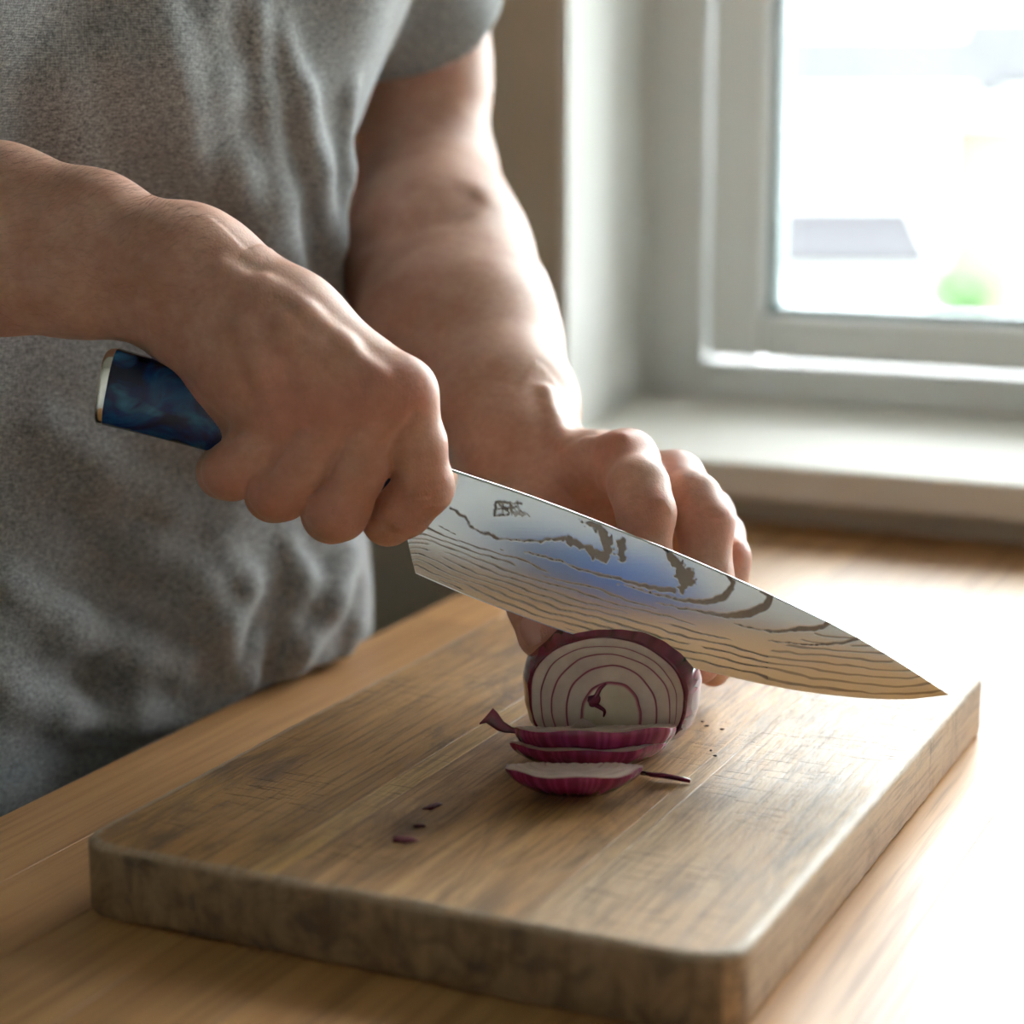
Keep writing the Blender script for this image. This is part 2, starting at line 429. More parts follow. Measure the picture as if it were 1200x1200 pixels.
house_box('wall', 1106, 1420, 140, 400, 41, 6, M['brick'], hs2, zbot=GND)
house_box('fascia', 1100, 1430, 98, 142, 40.8, .2, M['render'], hs2)
house_wedge('roof', 1150, 1430, 98, 20, 41, 3.4, M['slate'], hs2)
# shrub by the brick house
def shrub(px, py, d, rad):
    x, z = hp(px, py, d); c = _w(x, d, z)
    o = empty('garden_shrub', (c[0], c[1], GND)); tag(o, 'green leafy shrub growing in front of the brick house', 'shrub')
    V, Fc = [], []
    for i in range(900):
        u = rng.normal(size=3); u /= np.linalg.norm(u); r = rad * rng.uniform(.55, 1) * (1.0 - .35 * max(0, u[2]))
        p = c + u * np.array([1, 1, 1.1]) * r
        a = rng.normal(size=3); a /= np.linalg.norm(a); b = np.cross(a, u); b /= np.linalg.norm(b) + 1e-9
        s = rng.uniform(.07, .13); k = len(V)
        V += [p - a * s, p + b * s * .5 + u * .01, p + a * s, p - b * s * .5 + u * .01]; Fc.append((k, k + 1, k + 2, k + 3))
    f = link('foliage', mesh('foliage', V, Fc), M['leaf'], o); f['kind'] = 'stuff'
    bm = bmesh.new(); bmesh.ops.create_cone(bm, cap_ends=True, segments=8, radius1=.07, radius2=.04, depth=c[2] - GND)
    bmesh.ops.translate(bm, verts=bm.verts, vec=Vector((c[0], c[1], (c[2] + GND) / 2)))
    link('trunk', bm_mesh('trunk', bm), M['bark'], o)
shrub(1125, 330, 34, .62)

# ------------------------------------------------------------------ worktop and cabinet
wt = empty('oak_worktop', (-.1, .7, CT - .04))
tag(wt, 'oiled oak butcher-block worktop running up to the window sill', 'worktop')
X0, SW, NS = -.492, .043, 20
bounds = [0.20, WY]
for i in range(NS):
    x0 = X0 + i * SW; y = .20
    cuts = [.2]
    if i == 0: cuts += [.43, .93]
    elif i == 1: cuts += [.612, 1.05]
    else:
        q = .2 + random.uniform(.12, .5)
        while q < WY - .15: cuts.append(q); q += random.uniform(.32, .55)
    cuts.append(WY + .004)
    for a, b in zip(cuts[:-1], cuts[1:]):
        o = box('stave', x0, x0 + SW, a, b, CT - .04, CT, M['oak'], wt, .0002, 1)
M['cab'] = plain('grey_green_cabinet_paint', (.30, .31, .28), .5)
M['handle'] = plain('brushed_steel', (.5, .5, .5), .35, Metallic=1.0)
cb = empty('base_cabinet', (-.1, .7, FLOOR)); tag(cb, 'painted base cabinet carrying the oak worktop', 'cabinet')
box('body', -.43, .35, .24, WY - .002, FLOOR + .1, CT - .04, M['cab'], cb)
box('plinth', -.40, .32, .27, WY - .002, FLOOR, FLOOR + .1, M['cab'], cb)
for k in range(2):
    y0 = .245 + k * .5
    d = box('door', -.45, -.43, y0, y0 + .49, FLOOR + .11, CT - .06, M['cab'], cb, .002)
    box('door_handle', -.468, -.45, y0 + (.42 if k == 0 else .05), y0 + (.435 if k == 0 else .065), -.30, -.14, M['handle'], d, .004)

# ------------------------------------------------------------------ cutting board
BX0, BX1, BY0, BY1, BT = -.409, -.175, .526, .867, .026
bd = empty('cutting_board', ((BX0 + BX1) / 2, (BY0 + BY1) / 2, CT)); tag(bd, 'worn thick wooden cutting board with knife marks and a pale strip', 'cutting board')
CRAD = .016
def board_plank(x0, x1, mat, k):
    def outer(x, y):      # distance inside the rounded outline
        cx, cy = (BX0 + BX1) / 2, (BY0 + BY1) / 2
        qx = abs(x - cx) - ((BX1 - BX0) / 2 - CRAD); qy = abs(y - cy) - ((BY1 - BY0) / 2 - CRAD)
        return -(math.hypot(max(qx, 0), max(qy, 0)) + min(max(qx, qy), 0) - CRAD)
    poly = []
    def add(x, y): poly.append((x, y))
    lft, rgt = x0 <= BX0 + 1e-6, x1 >= BX1 - 1e-6
    ny = 60
    def arc(cx, cy, a0):
        for i in range(9):
            a = a0 + i / 8 * math.pi / 2; add(cx + CRAD * math.cos(a), cy + CRAD * math.sin(a))
    def edge_run(pa, pb, n):
        for i in range(1, n): t = i / n; add(pa[0] + (pb[0] - pa[0]) * t, pa[1] + (pb[1] - pa[1]) * t)
    if lft: arc(BX0 + CRAD, BY0 + CRAD, math.pi)
    else: add(x0, BY0)
    edge_run((x0 + (CRAD if lft else 0), BY0), (x1 - (CRAD if rgt else 0), BY0), 10)
    if rgt: arc(BX1 - CRAD, BY0 + CRAD, -math.pi / 2)
    else: add(x1, BY0)
    edge_run((x1, BY0 + CRAD), (x1, BY1 - CRAD), ny)
    if rgt: arc(BX1 - CRAD, BY1 - CRAD, 0)
    else: add(x1, BY1)
    edge_run((x1 - (CRAD if rgt else 0), BY1), (x0 + (CRAD if lft else 0), BY1), 10)
    if lft: arc(BX0 + CRAD, BY1 - CRAD, math.pi / 2)
    else: add(x0, BY1)
    edge_run((x0, BY1 - CRAD), (x0, BY0 + CRAD), ny)
    n = len(poly)
    cx, cy = (x0 + x1) / 2, sum(p[1] for p in poly) / n
    V, Fc = [], []
    # profile: (inset, z) ; outer rim well rounded and nicked, joints almost sharp
    prof = [(0.0, .5), (.0, 1), (.0012, 2), (.0035, 3)]
    rows = []
    rimv = []
    for lev in range(9):
        row = []
        for i, (x, y) in enumerate(poly):
            isout = outer(x, y) < .0009
            r = .0030 if isout else .00025
            if isout:
                nk = math.sin(x * 610 + y * 433) * math.sin(x * 271 - y * 887) * math.sin(y * 1650 + 2 * math.sin(x * 300))
                r *= 1 + .35 * nk
            if lev < 4: a = (lev / 3) * math.pi / 2; ins, z = r * (1 - math.sin(a)), -BT + r * .8 * (1 - math.cos(a))
            elif lev < 8: a = ((lev - 4) / 3) * math.pi / 2; ins, z = r * (1 - math.cos(a)), -r * (1 - math.sin(a))
            else: ins, z = r + (.0016 if isout else .0001), 0.0
            rimv.append((0, 0, 0, .15, .35, .9, 1, .85, 0)[lev] if isout else 0.0)
            dx, dy = 0.0, 0.0
            if ins > 0:
                e = 1e-4; gx = (outer(x + e, y) - outer(x - e, y)) / (2 * e); gy = (outer(x, y + e) - outer(x, y - e)) / (2 * e)
                if isout: dx, dy = gx * ins, gy * ins
                else: dx = ins * (1 if x < cx else -1)
            row.append(len(V)); V.append((min(max(x + dx, x0), x1), y + dy, z))
        rows.append(row)
    for a, b in zip(rows[:-1], rows[1:]):
        for i in range(n): j = (i + 1) % n; Fc.append((a[i], a[j], b[j], b[i]))
    Fc.append(tuple(rows[0][::-1])); Fc.append(tuple(rows[-1]))
    me = mesh('plank', V, Fc); fattr(me, 'rim', rimv)
    o = link('plank', me, mat, bd); me.materials.append(M['bend'])
    for p in me.polygons:
        p.use_smooth = len(p.vertices) == 4
        if abs(p.normal.y) > .75 and p.center.z < -.0015: p.material_index = 1
    e = o.modifiers.new('edges', 'EDGE_SPLIT'); e.split_angle = math.radians(42)
    return o
for k, (a, b, mt) in enumerate(((BX0, -.3405, 'b1'), (-.3405, -.3300, 'b2'), (-.3300, -.2435, 'b3'), (-.2435, -.2365, 'b4'), (-.2365, BX1, 'b5'))):
    board_plank(a, b, M[mt], k)

# ------------------------------------------------------------------ knife
LEAN = math.radians(5.0)
UK = np.array([0, 0, 1]) * math.cos(LEAN) + FH * math.sin(LEAN)
NK = np.cross(CR, UK); NK /= np.linalg.norm(NK)       # towards or away from the camera
if NK @ FH > 0: NK = -NK                               # points to the camera
K0 = P(700, 752, .7675)
def K(px, py, off=0.0):
    r = CR * (px - 600) / FPX - CU * (py - 600) / FPX + CF
    t = ((K0 - CP) @ NK) / (r @ NK)
    return CP + r * t + NK * off
kn = empty('chef_knife', tuple(K(700, 740))); tag(kn, 'long patterned steel chef knife with swirled blue handle held in the right hand', 'knife')

def interp_poly(pts, n):
    p = np.array(pts, float); d = np.r_[0, np.cumsum(np.hypot(*np.diff(p, axis=0).T))]
    t = np.linspace(0, d[-1], n)
    # smooth (Catmull-like) by cubic Hermite through numpy
    m_ = np.gradient(p, d, axis=0)
    i = np.clip(np.searchsorted(d, t, side='right') - 1, 0, len(d) - 2); h = (d[i + 1] - d[i]); u = ((t - d[i]) / h)[:, None]; h = h[:, None]
    return (2*u**3-3*u**2+1)*p[i] + (u**3-2*u**2+u)*h*m_[i] + (-2*u**3+3*u**2)*p[i+1] + (u**3-u**2)*h*m_[i+1]
SPINE = [(470, 529), (540, 553), (620, 580), (700, 610), (790, 646), (870, 681), (930, 709), (985, 736), (1035, 764), (1075, 789), (1111, 813.5)]
EDGE = [(487, 672), (545, 697), (600, 718), (650, 736.5), (700, 752), (750, 767), (800, 780), (850, 792), (900, 803), (960, 813), (1010, 818), (1060, 819.5), (1111, 814.5)]
NC, NR = 620, 124
sp = interp_poly(SPINE, NC); ed = interp_poly(EDGE, NC)
# heel line bends back at the choil
tt = np.linspace(0, 1, NR)
grid = np.empty((NC, NR, 2))
for j, t in enumerate(tt): grid[:, j] = sp * (1 - t) + ed * t
bend = np.exp(-np.linspace(0, 1, NC) * 60)[:, None] * (np.sin(np.clip((tt - .25) / .75, 0, 1) * math.pi) * -5.0)[None, :]
grid[:, :, 0] += bend
px = grid[:, :, 0]; py = grid[:, :, 1]
# ---- etched layer pattern (0 bright steel, 1 dark layer), drawn on the blade's own surface
def vnoise(x, y, seed=0):
    xi, yi = np.floor(x).astype(int), np.floor(y).astype(int); xf, yf = x - xi, y - yi
    def h(a, b):
        n_ = (a * 374761393 + b * 668265263 + seed * 974711) & 0x7fffffff
        n_ = ((n_ ^ (n_ >> 13)) * 1274126177) & 0x7fffffff
        return (n_ & 0xffff) / 65535.0
    u, v = xf * xf * (3 - 2 * xf), yf * yf * (3 - 2 * yf)
    return (h(xi, yi) * (1 - u) + h(xi + 1, yi) * u) * (1 - v) + (h(xi, yi + 1) * (1 - u) + h(xi + 1, yi + 1) * u) * v
edist = np.empty_like(px)
for i in range(0, NC):
    d_ = grid[i][:, None, :] - ed[max(0, i - 160):i + 160:4][None]
    edist[i] = np.sqrt((d_ ** 2).sum(-1)).min(1)
warp = 5 * (vnoise(px / 70, py / 16, 1) - .5) + 1.8 * (vnoise(px / 14, py / 7, 2) - .5) + 4 * (vnoise(px / 190, py / 30, 3) - .5)
# layers run a little flatter than the edge and fade out one after another
xr = np.clip((px - 487) / 620, 0, 1)
phi = edist * (1 - .10 * xr) + 10 * xr * xr * (px > 0) + warp
period = 6.6 + 2.2 * xr
ph = (phi / period) % 1.0
lw = .235 + .10 * (vnoise(px / 60, py / 6, 5) - .5)
lines = np.clip((lw - np.abs(ph - .5)) / .10 - .6, 0, 1)
top = 62 + 10 * (vnoise(px / 50, py * 0, 6) - .5) - 26 * np.clip((px - 690) / 250, 0, 1) + 40 * np.clip((px - 900) / 60, 0, 1)
etch = lines * (edist < top) * (edist > 4.0)
brk = vnoise(px / 34, phi / period, 9)
etch *= np.clip((brk - .16) / .06, 0, 1)
etch *= np.where(px > 900, .75, 1)
def stroke(pts, w, jit=1.4, seed=0, blot=0.0):
    global etch
    p = interp_poly(pts, 90)
    p = p + np.stack([vnoise(np.arange(90) / 3.0, np.zeros(90), seed) - .5, vnoise(np.arange(90) / 3.0, np.ones(90), seed + 5) - .5], 1) * jit * 2
    ww = np.interp(np.linspace(0, 1, 90), np.linspace(0, 1, len(w)), w) if not isinstance(w, (int, float)) else np.full(90, w)
    x0, x1, y0, y1 = p[:, 0].min() - 14, p[:, 0].max() + 14, p[:, 1].min() - 14, p[:, 1].max() + 14
    msk = (px > x0) & (px < x1) & (py > y0) & (py < y1)
    q = np.stack([px[msk], py[msk]], 1)
    best = np.full(len(q), 1e9)
    jn = blot * (vnoise(q[:, 0] / 3.2, q[:, 1] / 3.2, seed + 9) - .5) * 2
    for k in range(90): best = np.minimum(best, np.hypot(q[:, 0] - p[k, 0], q[:, 1] - p[k, 1]) - ww[k])
    v = np.clip(.5 - (best + jn) / 1.2, 0, 1)
    e = etch[msk]; etch[msk] = np.maximum(e, v)
stroke([(529, 596), (545, 606), (553, 617), (570, 625), (582, 630), (600, 632), (630, 634), (650, 631), (662, 630)], [1.2, 2.0, 1.2, 2.2, 1.2, 1.0, 1.6, 1.6, 2.6], 1.2, 1, .8)
stroke([(660, 630), (675, 636), (684, 640), (692, 645), (700, 650)], [2, 5, 3, 4.5, 3], 1.5, 2, 2.6)
stroke([(681, 611), (697, 616), (706, 624), (711, 636), (712, 648), (708, 657)], [2, 2.5, 4, 6.5, 6, 3.5], 1, 3, 3.0)
stroke([(696, 650), (706, 652)], [4, 5], 1, 33, 3)
stroke([(728, 634), (729, 654)], [4.2, 4.0], .4, 4, 2.4)
stroke([(615, 646), (650, 655), (690, 670), (715, 675), (745, 684), (775, 690), (790, 692)], [1.0, 1.4, 1.2, 2.0, 1.6, 2.4, 3.2], 1.0, 5, .7)
stroke([(780, 644), (790, 655), (796, 668), (803, 680), (800, 690)], [3, 4.5, 6, 9, 4], 1.0, 6, 3.0)
stroke([(808, 669), (812, 684)], [4, 3], .8, 7, 3.0)
stroke([(725, 684), (765, 695), (800, 703), (830, 704), (850, 697), (858, 686), (854, 676), (842, 667)], [.8, 1.0, 1.2, 1.6, 3.0, 4.5, 3.0, 1.6], 1.0, 8, .9)
stroke([(770, 707), (820, 716), (860, 721), (885, 716), (899, 706), (901, 697), (893, 691)], [.8, 1.0, 1.4, 2.5, 4.8, 4.8, 3.0], .8, 9, .7)
stroke([(860, 731), (900, 739), (935, 737), (965, 733), (971, 728)], [.8, 1.0, 1.8, 3.2, 2.5], .8, 10, .7)
stroke([(900, 750), (950, 755), (990, 752), (1012, 746)], [.8, 1, 1.5, 2], .6, 11, .5)
# maker's stamp near the handle: a small framed emblem with fine brush strokes
for a, b in (((581, 588), (611, 590)), ((581, 588), (580, 604)), ((584, 596), (606, 594)), ((580, 604), (596, 603)), ((590, 587), (589, 604)), ((598, 588), (600, 603)), ((606, 588), (609, 600)), ((585, 591), (597, 600))):
    stroke([a, ((a[0] + b[0]) / 2, (a[1] + b[1]) / 2), b], 1.1, .7, int(a[0] + b[1]), 1.0)
for k in range(9):
    stroke([(598 + k * 1.8, 596 + k % 3 * 2), (602 + k * 1.5, 600 + k % 2 * 3), (604 + k * 2.1, 605 - k % 4)], .45, .5, 60 + k, .3)
# ---- thickness: flat flanks that taper into a slightly convex grind
frac = tt[None, :]
half = .00125 * (1 - .45 * np.linspace(0, 1, NC)[:, None]) * np.clip(1 - frac ** 2.2, .02, 1)
half = half * np.clip((1 - np.linspace(0, 1, NC)[:, None]) / .04, .15, 1)
half[:, 0] *= .35; half[:, 1] *= .80
ray = CR[None, None] * ((px - 600) / FPX)[..., None] - CU[None, None] * ((py - 600) / FPX)[..., None] + CF[None, None]
mid = CP + ray * (((K0 - CP) @ NK) / (ray @ NK))[..., None]
front = mid + NK * half[..., None]; back = mid - NK * half[..., None]
V = np.concatenate([front.reshape(-1, 3), back.reshape(-1, 3)])
idx = np.arange(NC * NR).reshape(NC, NR); N2 = NC * NR
q1 = np.stack([idx[:-1, :-1], idx[:-1, 1:], idx[1:, 1:], idx[1:, :-1]], -1).reshape(-1, 4)
q2 = q1[:, ::-1] + N2
def seam(row): return np.stack([row[:-1], row[1:], row[1:] + N2, row[:-1] + N2], -1)
Q = np.concatenate([q1, q2, seam(idx[:, 0]), seam(idx[:, -1])[:, ::-1], seam(idx[0])[:, ::-1], seam(idx[-1])])
me = mesh_np('blade', V, Q); fattr(me, 'etch', np.r_[etch.ravel(), etch.ravel()])
bl = link('blade', me, M['blade'], kn, True)
bl['label'] = 'layered wavy-line steel blade with stamped emblem'
md = bl.modifiers.new('edges', 'EDGE_SPLIT'); md.split_angle = math.radians(50)

def sections(name, topl, botl, n, halfw, mat, parent, power=3.2, nseg=28, caps=True):
    T, Bt = interp_poly(topl, n), interp_poly(botl, n)
    V, Fc = [], []
    for i in range(n):
        a, b = K(*T[i]), K(*Bt[i]); c = (a + b) / 2; h = (a - b) / 2
        hw = halfw(i / (n - 1)) if callable(halfw) else halfw
        for k in range(nseg):
            th = 2 * math.pi * (k + .5) / nseg; cx, sy = math.cos(th), math.sin(th)
            e = 2 / power
            V.append(c + h * math.copysign(abs(cx) ** e, cx) + NK * hw * math.copysign(abs(sy) ** e, sy))
    for i in range(n - 1):
        for k in range(nseg):
            j = (k + 1) % nseg
            Fc.append((i * nseg + k, i * nseg + j, (i + 1) * nseg + j, (i + 1) * nseg + k))
    if caps:
        Fc.append(tuple(range(nseg))[::-1]); Fc.append(tuple((n - 1) * nseg + k for k in range(nseg)))
    bm = bmesh.new()
    vs = [bm.verts.new(v) for v in V]
    for f in Fc: bm.faces.new([vs[i] for i in f])
    bmesh.ops.recalc_face_normals(bm, faces=bm.faces)
    o = link(name, bm_mesh(name, bm), mat, parent, True)
    e = o.modifiers.new('edges', 'EDGE_SPLIT'); e.split_angle = math.radians(55)
    return o
HT = [(139, 408.5), (195, 425), (260, 447), (360, 486), (450, 518), (500, 536)]
HB = [(122, 497.5), (180, 511.5), (258, 532), (340, 556), (430, 585), (492, 604)]
o = sections('handle', HT, HB, 40, lambda t: .0115 - .0025 * t, M['resin'], kn); o['label'] = 'swirled dark blue resin handle'
o = sections('end_cap', [(128, 411), (131, 408.5), (140.5, 408)], [(115, 492), (116, 497), (123.5, 498)], 6, lambda t: .0113 + .0006 * math.sin(t * math.pi / 2), M['steel_cap'], kn); o['label'] = 'polished steel end cap of the handle'
o = sections('bolster', [(494, 534), (512, 541)], [(486, 602), (505, 612)], 4, .0090, M['steel_cap'], kn)
# ------------------------------------------------------------------ onion
ZZ = np.array([0, 0, 1.0])
ang = math.radians(9)
ON = -FH * math.cos(ang) - CR * math.sin(ang)          # normal of the cut face, to the camera and a little to the left
OA = np.cross(ZZ, ON); OA /= np.linalg.norm(OA)
if OA @ CR < 0: OA = -OA
OF = P(711, 812, .7670); OF[2] = .0252                  # middle of the cut face
on = empty('red_onion', (OF[0], OF[1], 0)); tag(on, 'half-sliced red onion with ringed cut face under the knife', 'onion')
def facept(a, b, h=0.0): return OF + OA * a + ZZ * b + ON * h
pxm = .7670 / FPX
def squircle(th):
    """round above, squarer below where the onion settles on the board"""
    c, s = np.cos(th), np.sin(th); e = np.where(s < 0, 2 / 2.9, 1.0)
    return np.sign(c) * np.abs(c) ** e, np.sign(s) * np.abs(s) ** e
def ring_curve(cx, cy, hw, hh, n=96, seed=0, amp=.012, flat=.012):
    """closed curve on the cut face, given in 3.75x crop pixels round (640, 507)"""
    th = np.linspace(0, 2 * math.pi, n, endpoint=False)
    w = 1 + amp * np.sin(3 * th + seed) + amp * .7 * np.sin(5 * th + seed * 2.3) + amp * .4 * np.sin(11 * th + seed * 5)
    cx_, sx_ = squircle(th)
    x = (cx - 640) / 3.75 * pxm + hw / 3.75 * pxm * cx_ * w
    y = -(cy - 497) / 3.75 * pxm / .96 + hh / 3.75 * pxm / .96 * sx_ * w
    return np.stack([x, np.maximum(y, -OF[2] + .0016)], 1)
curves = [ring_curve(638, 497, 357, 266, seed=0, amp=.006), ring_curve(638, 505, 337, 250, seed=.4, amp=.008), ring_curve(644, 521, 300, 230, seed=1.1),
          ring_curve(657, 540, 262, 212, seed=2.0), ring_curve(661, 560, 199, 182, seed=3.3), ring_curve(662, 580, 131, 130, seed=4.1, amp=.02)]
def ring_piece(name, co, ci, mat, hgt, seed):
    ss = [0, 0, .035, .10, .35, .65, .91, .97, 1, 1] if ci is not None else [0, 0, .04, .12, .35, .65, .9]
    hh = [-4e-3, -.00012, .0, .00008, .00018, .00018, .00008, .0, -.00012, -4e-3] if ci is not None else [-4e-3, -.00012, 0, .00008, .00018, .00018, .00018]
    ee = [1, 1, 1, .25, 0, 0, .25, 1, 1, 1] if ci is not None else [1, 1, 1, .2, 0, 0, 0]
    n = len(co); V, E_, Fc = [], [], []
    cen = co.mean(0)
    for s, h, e in zip(ss, hh, ee):
        for k in range(n):
            q = co[k] + ((ci[k] if ci is not None else cen) - co[k]) * s
            V.append(facept(q[0], q[1], h + hgt + (.00005 * math.sin(k * .4 + seed) if s < .5 else 0))); E_.append(e)
    for r in range(len(ss) - 1):
        for k in range(n): j = (k + 1) % n; Fc.append((r * n + k, r * n + j, (r + 1) * n + j, (r + 1) * n + k))
    if ci is None:
        c = len(V); V.append(facept(cen[0], cen[1], hgt + .00018)); E_.append(.0)
        for k in range(n): Fc.append(((len(ss) - 1) * n + k, (len(ss) - 1) * n + (k + 1) % n, c))
    bm = bmesh.new(); vs = [bm.verts.new(v) for v in V]
    for f in Fc: bm.faces.new([vs[i] for i in f])
    bmesh.ops.recalc_face_normals(bm, faces=bm.faces)
    me = bm_mesh(name, bm); fattr(me, 'edge', E_)
    return link(name, me, mat, on, True)
for k in range(1, 5): ring_piece('onion_layer', curves[k], curves[k + 1], M['flesh'], (.00012, .00004, .0001, .00005)[k - 1], k)
core = ring_piece('onion_core', curves[5], None, M['core'], .0001, 9); core['label'] = 'pale yellow-green core of the onion'
# the small purple sprout line curling through the core
def tube_on_face(name, pts, r, mat, parent):
    p = interp_poly(pts, 24); V, Fc = [], []
    for i in range(24):
        a = (p[i, 0] - 640) / 3.75 * pxm; b = -(p[i, 1] - 497) / 3.75 * pxm / .96
        t = p[min(i + 1, 23)] - p[max(i - 1, 0)]; t = t / np.linalg.norm(t); nx, ny = t[1], t[0]
        w = r * (math.sin(math.pi * (i + .6) / 24.2) ** .5)
        for q, h in ((-1, .0007), (-.5, .0012), (.5, .0012), (1, .0007)): V.append(facept(a + nx * w * q, b + ny * w * q, h))
    for i in range(23):
        for k in range(3): Fc.append((i * 4 + k, i * 4 + k + 1, i * 4 + k + 5, i * 4 + k + 4))
    me = mesh(name, V, Fc); fattr(me, 'streak', [.3] * len(V)); return link(name, me, mat, parent, True)
tube_on_face('sprout', [(640, 452), (610, 480), (590, 515), (565, 525), (585, 545), (612, 560), (632, 575), (628, 600)], .0010, M['oskin'], core)
tube_on_face('sprout', [(572, 520), (585, 530), (605, 545)], .0028, M['oskin'], core)

# outer skin: a shell of revolution-like body behind the face
EA, EB, EL = .0340, .0252, .034
a0 = EL * .467
V, Fc, St = [], [], []
NL, NT_ = 40, 120
OC = OF - ON * a0; OC[2] = EB
for i in range(NL + 1):
    u = a0 - (a0 + EL * .985) * (i / NL) ** 1.0
    rr = math.sqrt(max(0, 1 - (u / EL) ** 2))
    for k in range(NT_):
        th = 2 * math.pi * k / NT_
        wob = 1 + .012 * math.sin(3 * th + 1) + .008 * math.sin(7 * th) + .004 * math.sin(23 * th)
        qc, qs = (float(v) for v in squircle(np.float64(th)))
        z = EB * rr * qs * wob
        V.append(OC + OA * EA * rr * qc * wob + ZZ * max(z, -EB + .0004) + ON * u)
        St.append(.5 + .5 * math.sin(th * 31 + 2 * math.sin(th * 5)) * math.sin(th * 13 + 1))
for i in range(NL):
    for k in range(NT_): j = (k + 1) % NT_; Fc.append((i * NT_ + k, i * NT_ + j, (i + 1) * NT_ + j, (i + 1) * NT_ + k))
Fc.append(tuple(NL * NT_ + k for k in range(NT_)))
# rim from the shell onto the face
base = len(V); n = len(curves[1])
for s, h in ((.0, .0), (.5, .0004), (1, .0002), (1, -.003)):
    for k in range(NT_):
        th = 2 * math.pi * k / NT_; ci = curves[1]; kk = k * n / NT_; q = ci[int(kk) % n] * (1 - kk % 1) + ci[(int(kk) + 1) % n] * (kk % 1)
        o_ = V[k] + ON * 0; t_ = facept(q[0], q[1], 0)
        V.append(o_ * (1 - s) + t_ * s + ON * h); St.append(.25)
for r in range(3):
    for k in range(NT_): j = (k + 1) % NT_; Fc.append((base + r * NT_ + j, base + r * NT_ + k, base + (r + 1) * NT_ + k, base + (r + 1) * NT_ + j))
me = mesh('onion_skin', V, Fc); fattr(me, 'streak', St)
bmx = bmesh.new(); bmx.from_mesh(me); bmesh.ops.recalc_face_normals(bmx, faces=bmx.faces); bmx.to_mesh(me); bmx.free()
link('onion_skin', me, M['oskin'], on, True)['label'] = 'glossy purple-red onion skin'

def onion_slice(label, far_px, width, depth, thick, dome, zfar, tilt, yaw=0.0, seed=0, name='onion_slice'):
    """half-moon slice: straight side away from the camera, curved skin rim towards it"""
    c = plane_hit(far_px[0], far_px[1], 2, zfar)           # middle of the straight top edge
    ax = CR * math.cos(yaw) + FH * math.sin(yaw); fw = -FH * math.cos(yaw) + CR * math.sin(yaw)
    fw = fw * math.cos(tilt) + ZZ * math.sin(tilt); up = np.cross(ax, -fw); up = up if up[2] > 0 else -up
    o = empty(name, (c[0], c[1], 0)); tag(o, label, 'onion slice', 'onion slices fallen on the board')
    n = 72
    def outl(r, th, inset=0.0):
        w = 1 + .02 * math.sin(4 * th + seed) + .012 * math.sin(9 * th + seed * 2) + .006 * math.sin(25 * th + seed)
        hw, dp = width / 2 - inset, depth - inset
        return ax * (hw * r * w * math.cos(th)) + fw * (dp * r * w * max(math.sin(th), 0) ** .92)
    rs = np.linspace(0, 1, 41)
    V, E_, Fc = [], [], []
    for r in rs:
        x = (r * 4.6 + .15 * seed) % 1.0; e = max(0.0, 1 - abs(x - .5) / .11) if .1 < r < .97 else 0.0
        if r > .955: e = .65
        for k in range(n + 1):
            th = math.pi * k / n
            V.append(c + outl(r, th) + up * (.0004 * math.sin(x * math.pi) * (r < .98) + .0005 * math.sin(th * 6 + r * 8 + seed) * r - .0004 * e * (r < .95) ))
            E_.append(e)
    m1 = n + 1
    for i in range(len(rs) - 1):
        for k in range(n): Fc.append((i * m1 + k, (i + 1) * m1 + k, (i + 1) * m1 + k + 1, i * m1 + k + 1))
    # straight cut side and underside
    b0 = len(V)
    for r in rs:
        for sgn in (0, n): V.append(c + outl(r, math.pi * sgn / n, dome) - up * thick); E_.append(0)
    for i in range(len(rs) - 1):
        Fc.append((i * m1, b0 + 2 * i, b0 + 2 * i + 2, (i + 1) * m1)); Fc.append((i * m1 + n, (i + 1) * m1 + n, b0 + 2 * i + 3, b0 + 2 * i + 1))
    me = mesh('flesh', V, Fc); fattr(me, 'edge', E_)
    bmx = bmesh.new(); bmx.from_mesh(me); bmesh.ops.recalc_face_normals(bmx, faces=bmx.faces); bmx.to_mesh(me); bmx.free()
    link('flesh', me, M['flesh'], o, True)
    V, S_, Fc = [], [], []
    lv = 9
    for i in range(lv + 1):
        t = i / lv; ins = dome * t ** 1.7
        for k in range(n + 1):
            th = math.pi * k / n
            V.append(c + outl(1, th, ins - .0004 * math.sin(math.pi * t)) - up * (thick * t) + up * (.0005 * math.sin(th * 6 + 8 + seed) if i == 0 else 0))
            S_.append(.35 + .65 * (math.sin(th * 47 + seed) * math.sin(th * 19 + 2 * seed) > .1) * (.4 + .6 * abs(math.sin(th * 30))))
    for i in range(lv):
        for k in range(n): Fc.append((i * m1 + k, i * m1 + k + 1, (i + 1) * m1 + k + 1, (i + 1) * m1 + k))
    cb_ = len(V); V.append(c - up * thick + fw * .001); S_.append(.3)
    for k in range(n): Fc.append((lv * m1 + k, lv * m1 + k + 1, cb_))
    me = mesh('skin_rim', V, Fc); fattr(me, 'streak', S_)
    bmx = bmesh.new(); bmx.from_mesh(me); bmesh.ops.recalc_face_normals(bmx, faces=bmx.faces); bmx.to_mesh(me); bmx.free()
    link('skin_rim', me, M['oslice'], o, True)
    return o, c, ax, fw, up
def mat_oslice():
    t = NT('fresh_magenta_onion_rim'); ln = t.attr('streak'); n = t.noise(t.coord(), 120, 4)
    c = t.mix(ln, (.15, .008, .045), (.36, .04, .135))
    c = t.mix(t.ramp(n, [(.58, 0.0), (.78, .35)]), c, (.50, .17, .27))
    t.set(Base_Color=c, Roughness=.22, Subsurface_Weight=.15, Subsurface_Scale=.003, Coat_Weight=.25, Coat_Roughness=.12); return t.m
M['oslice'] = mat_oslice()
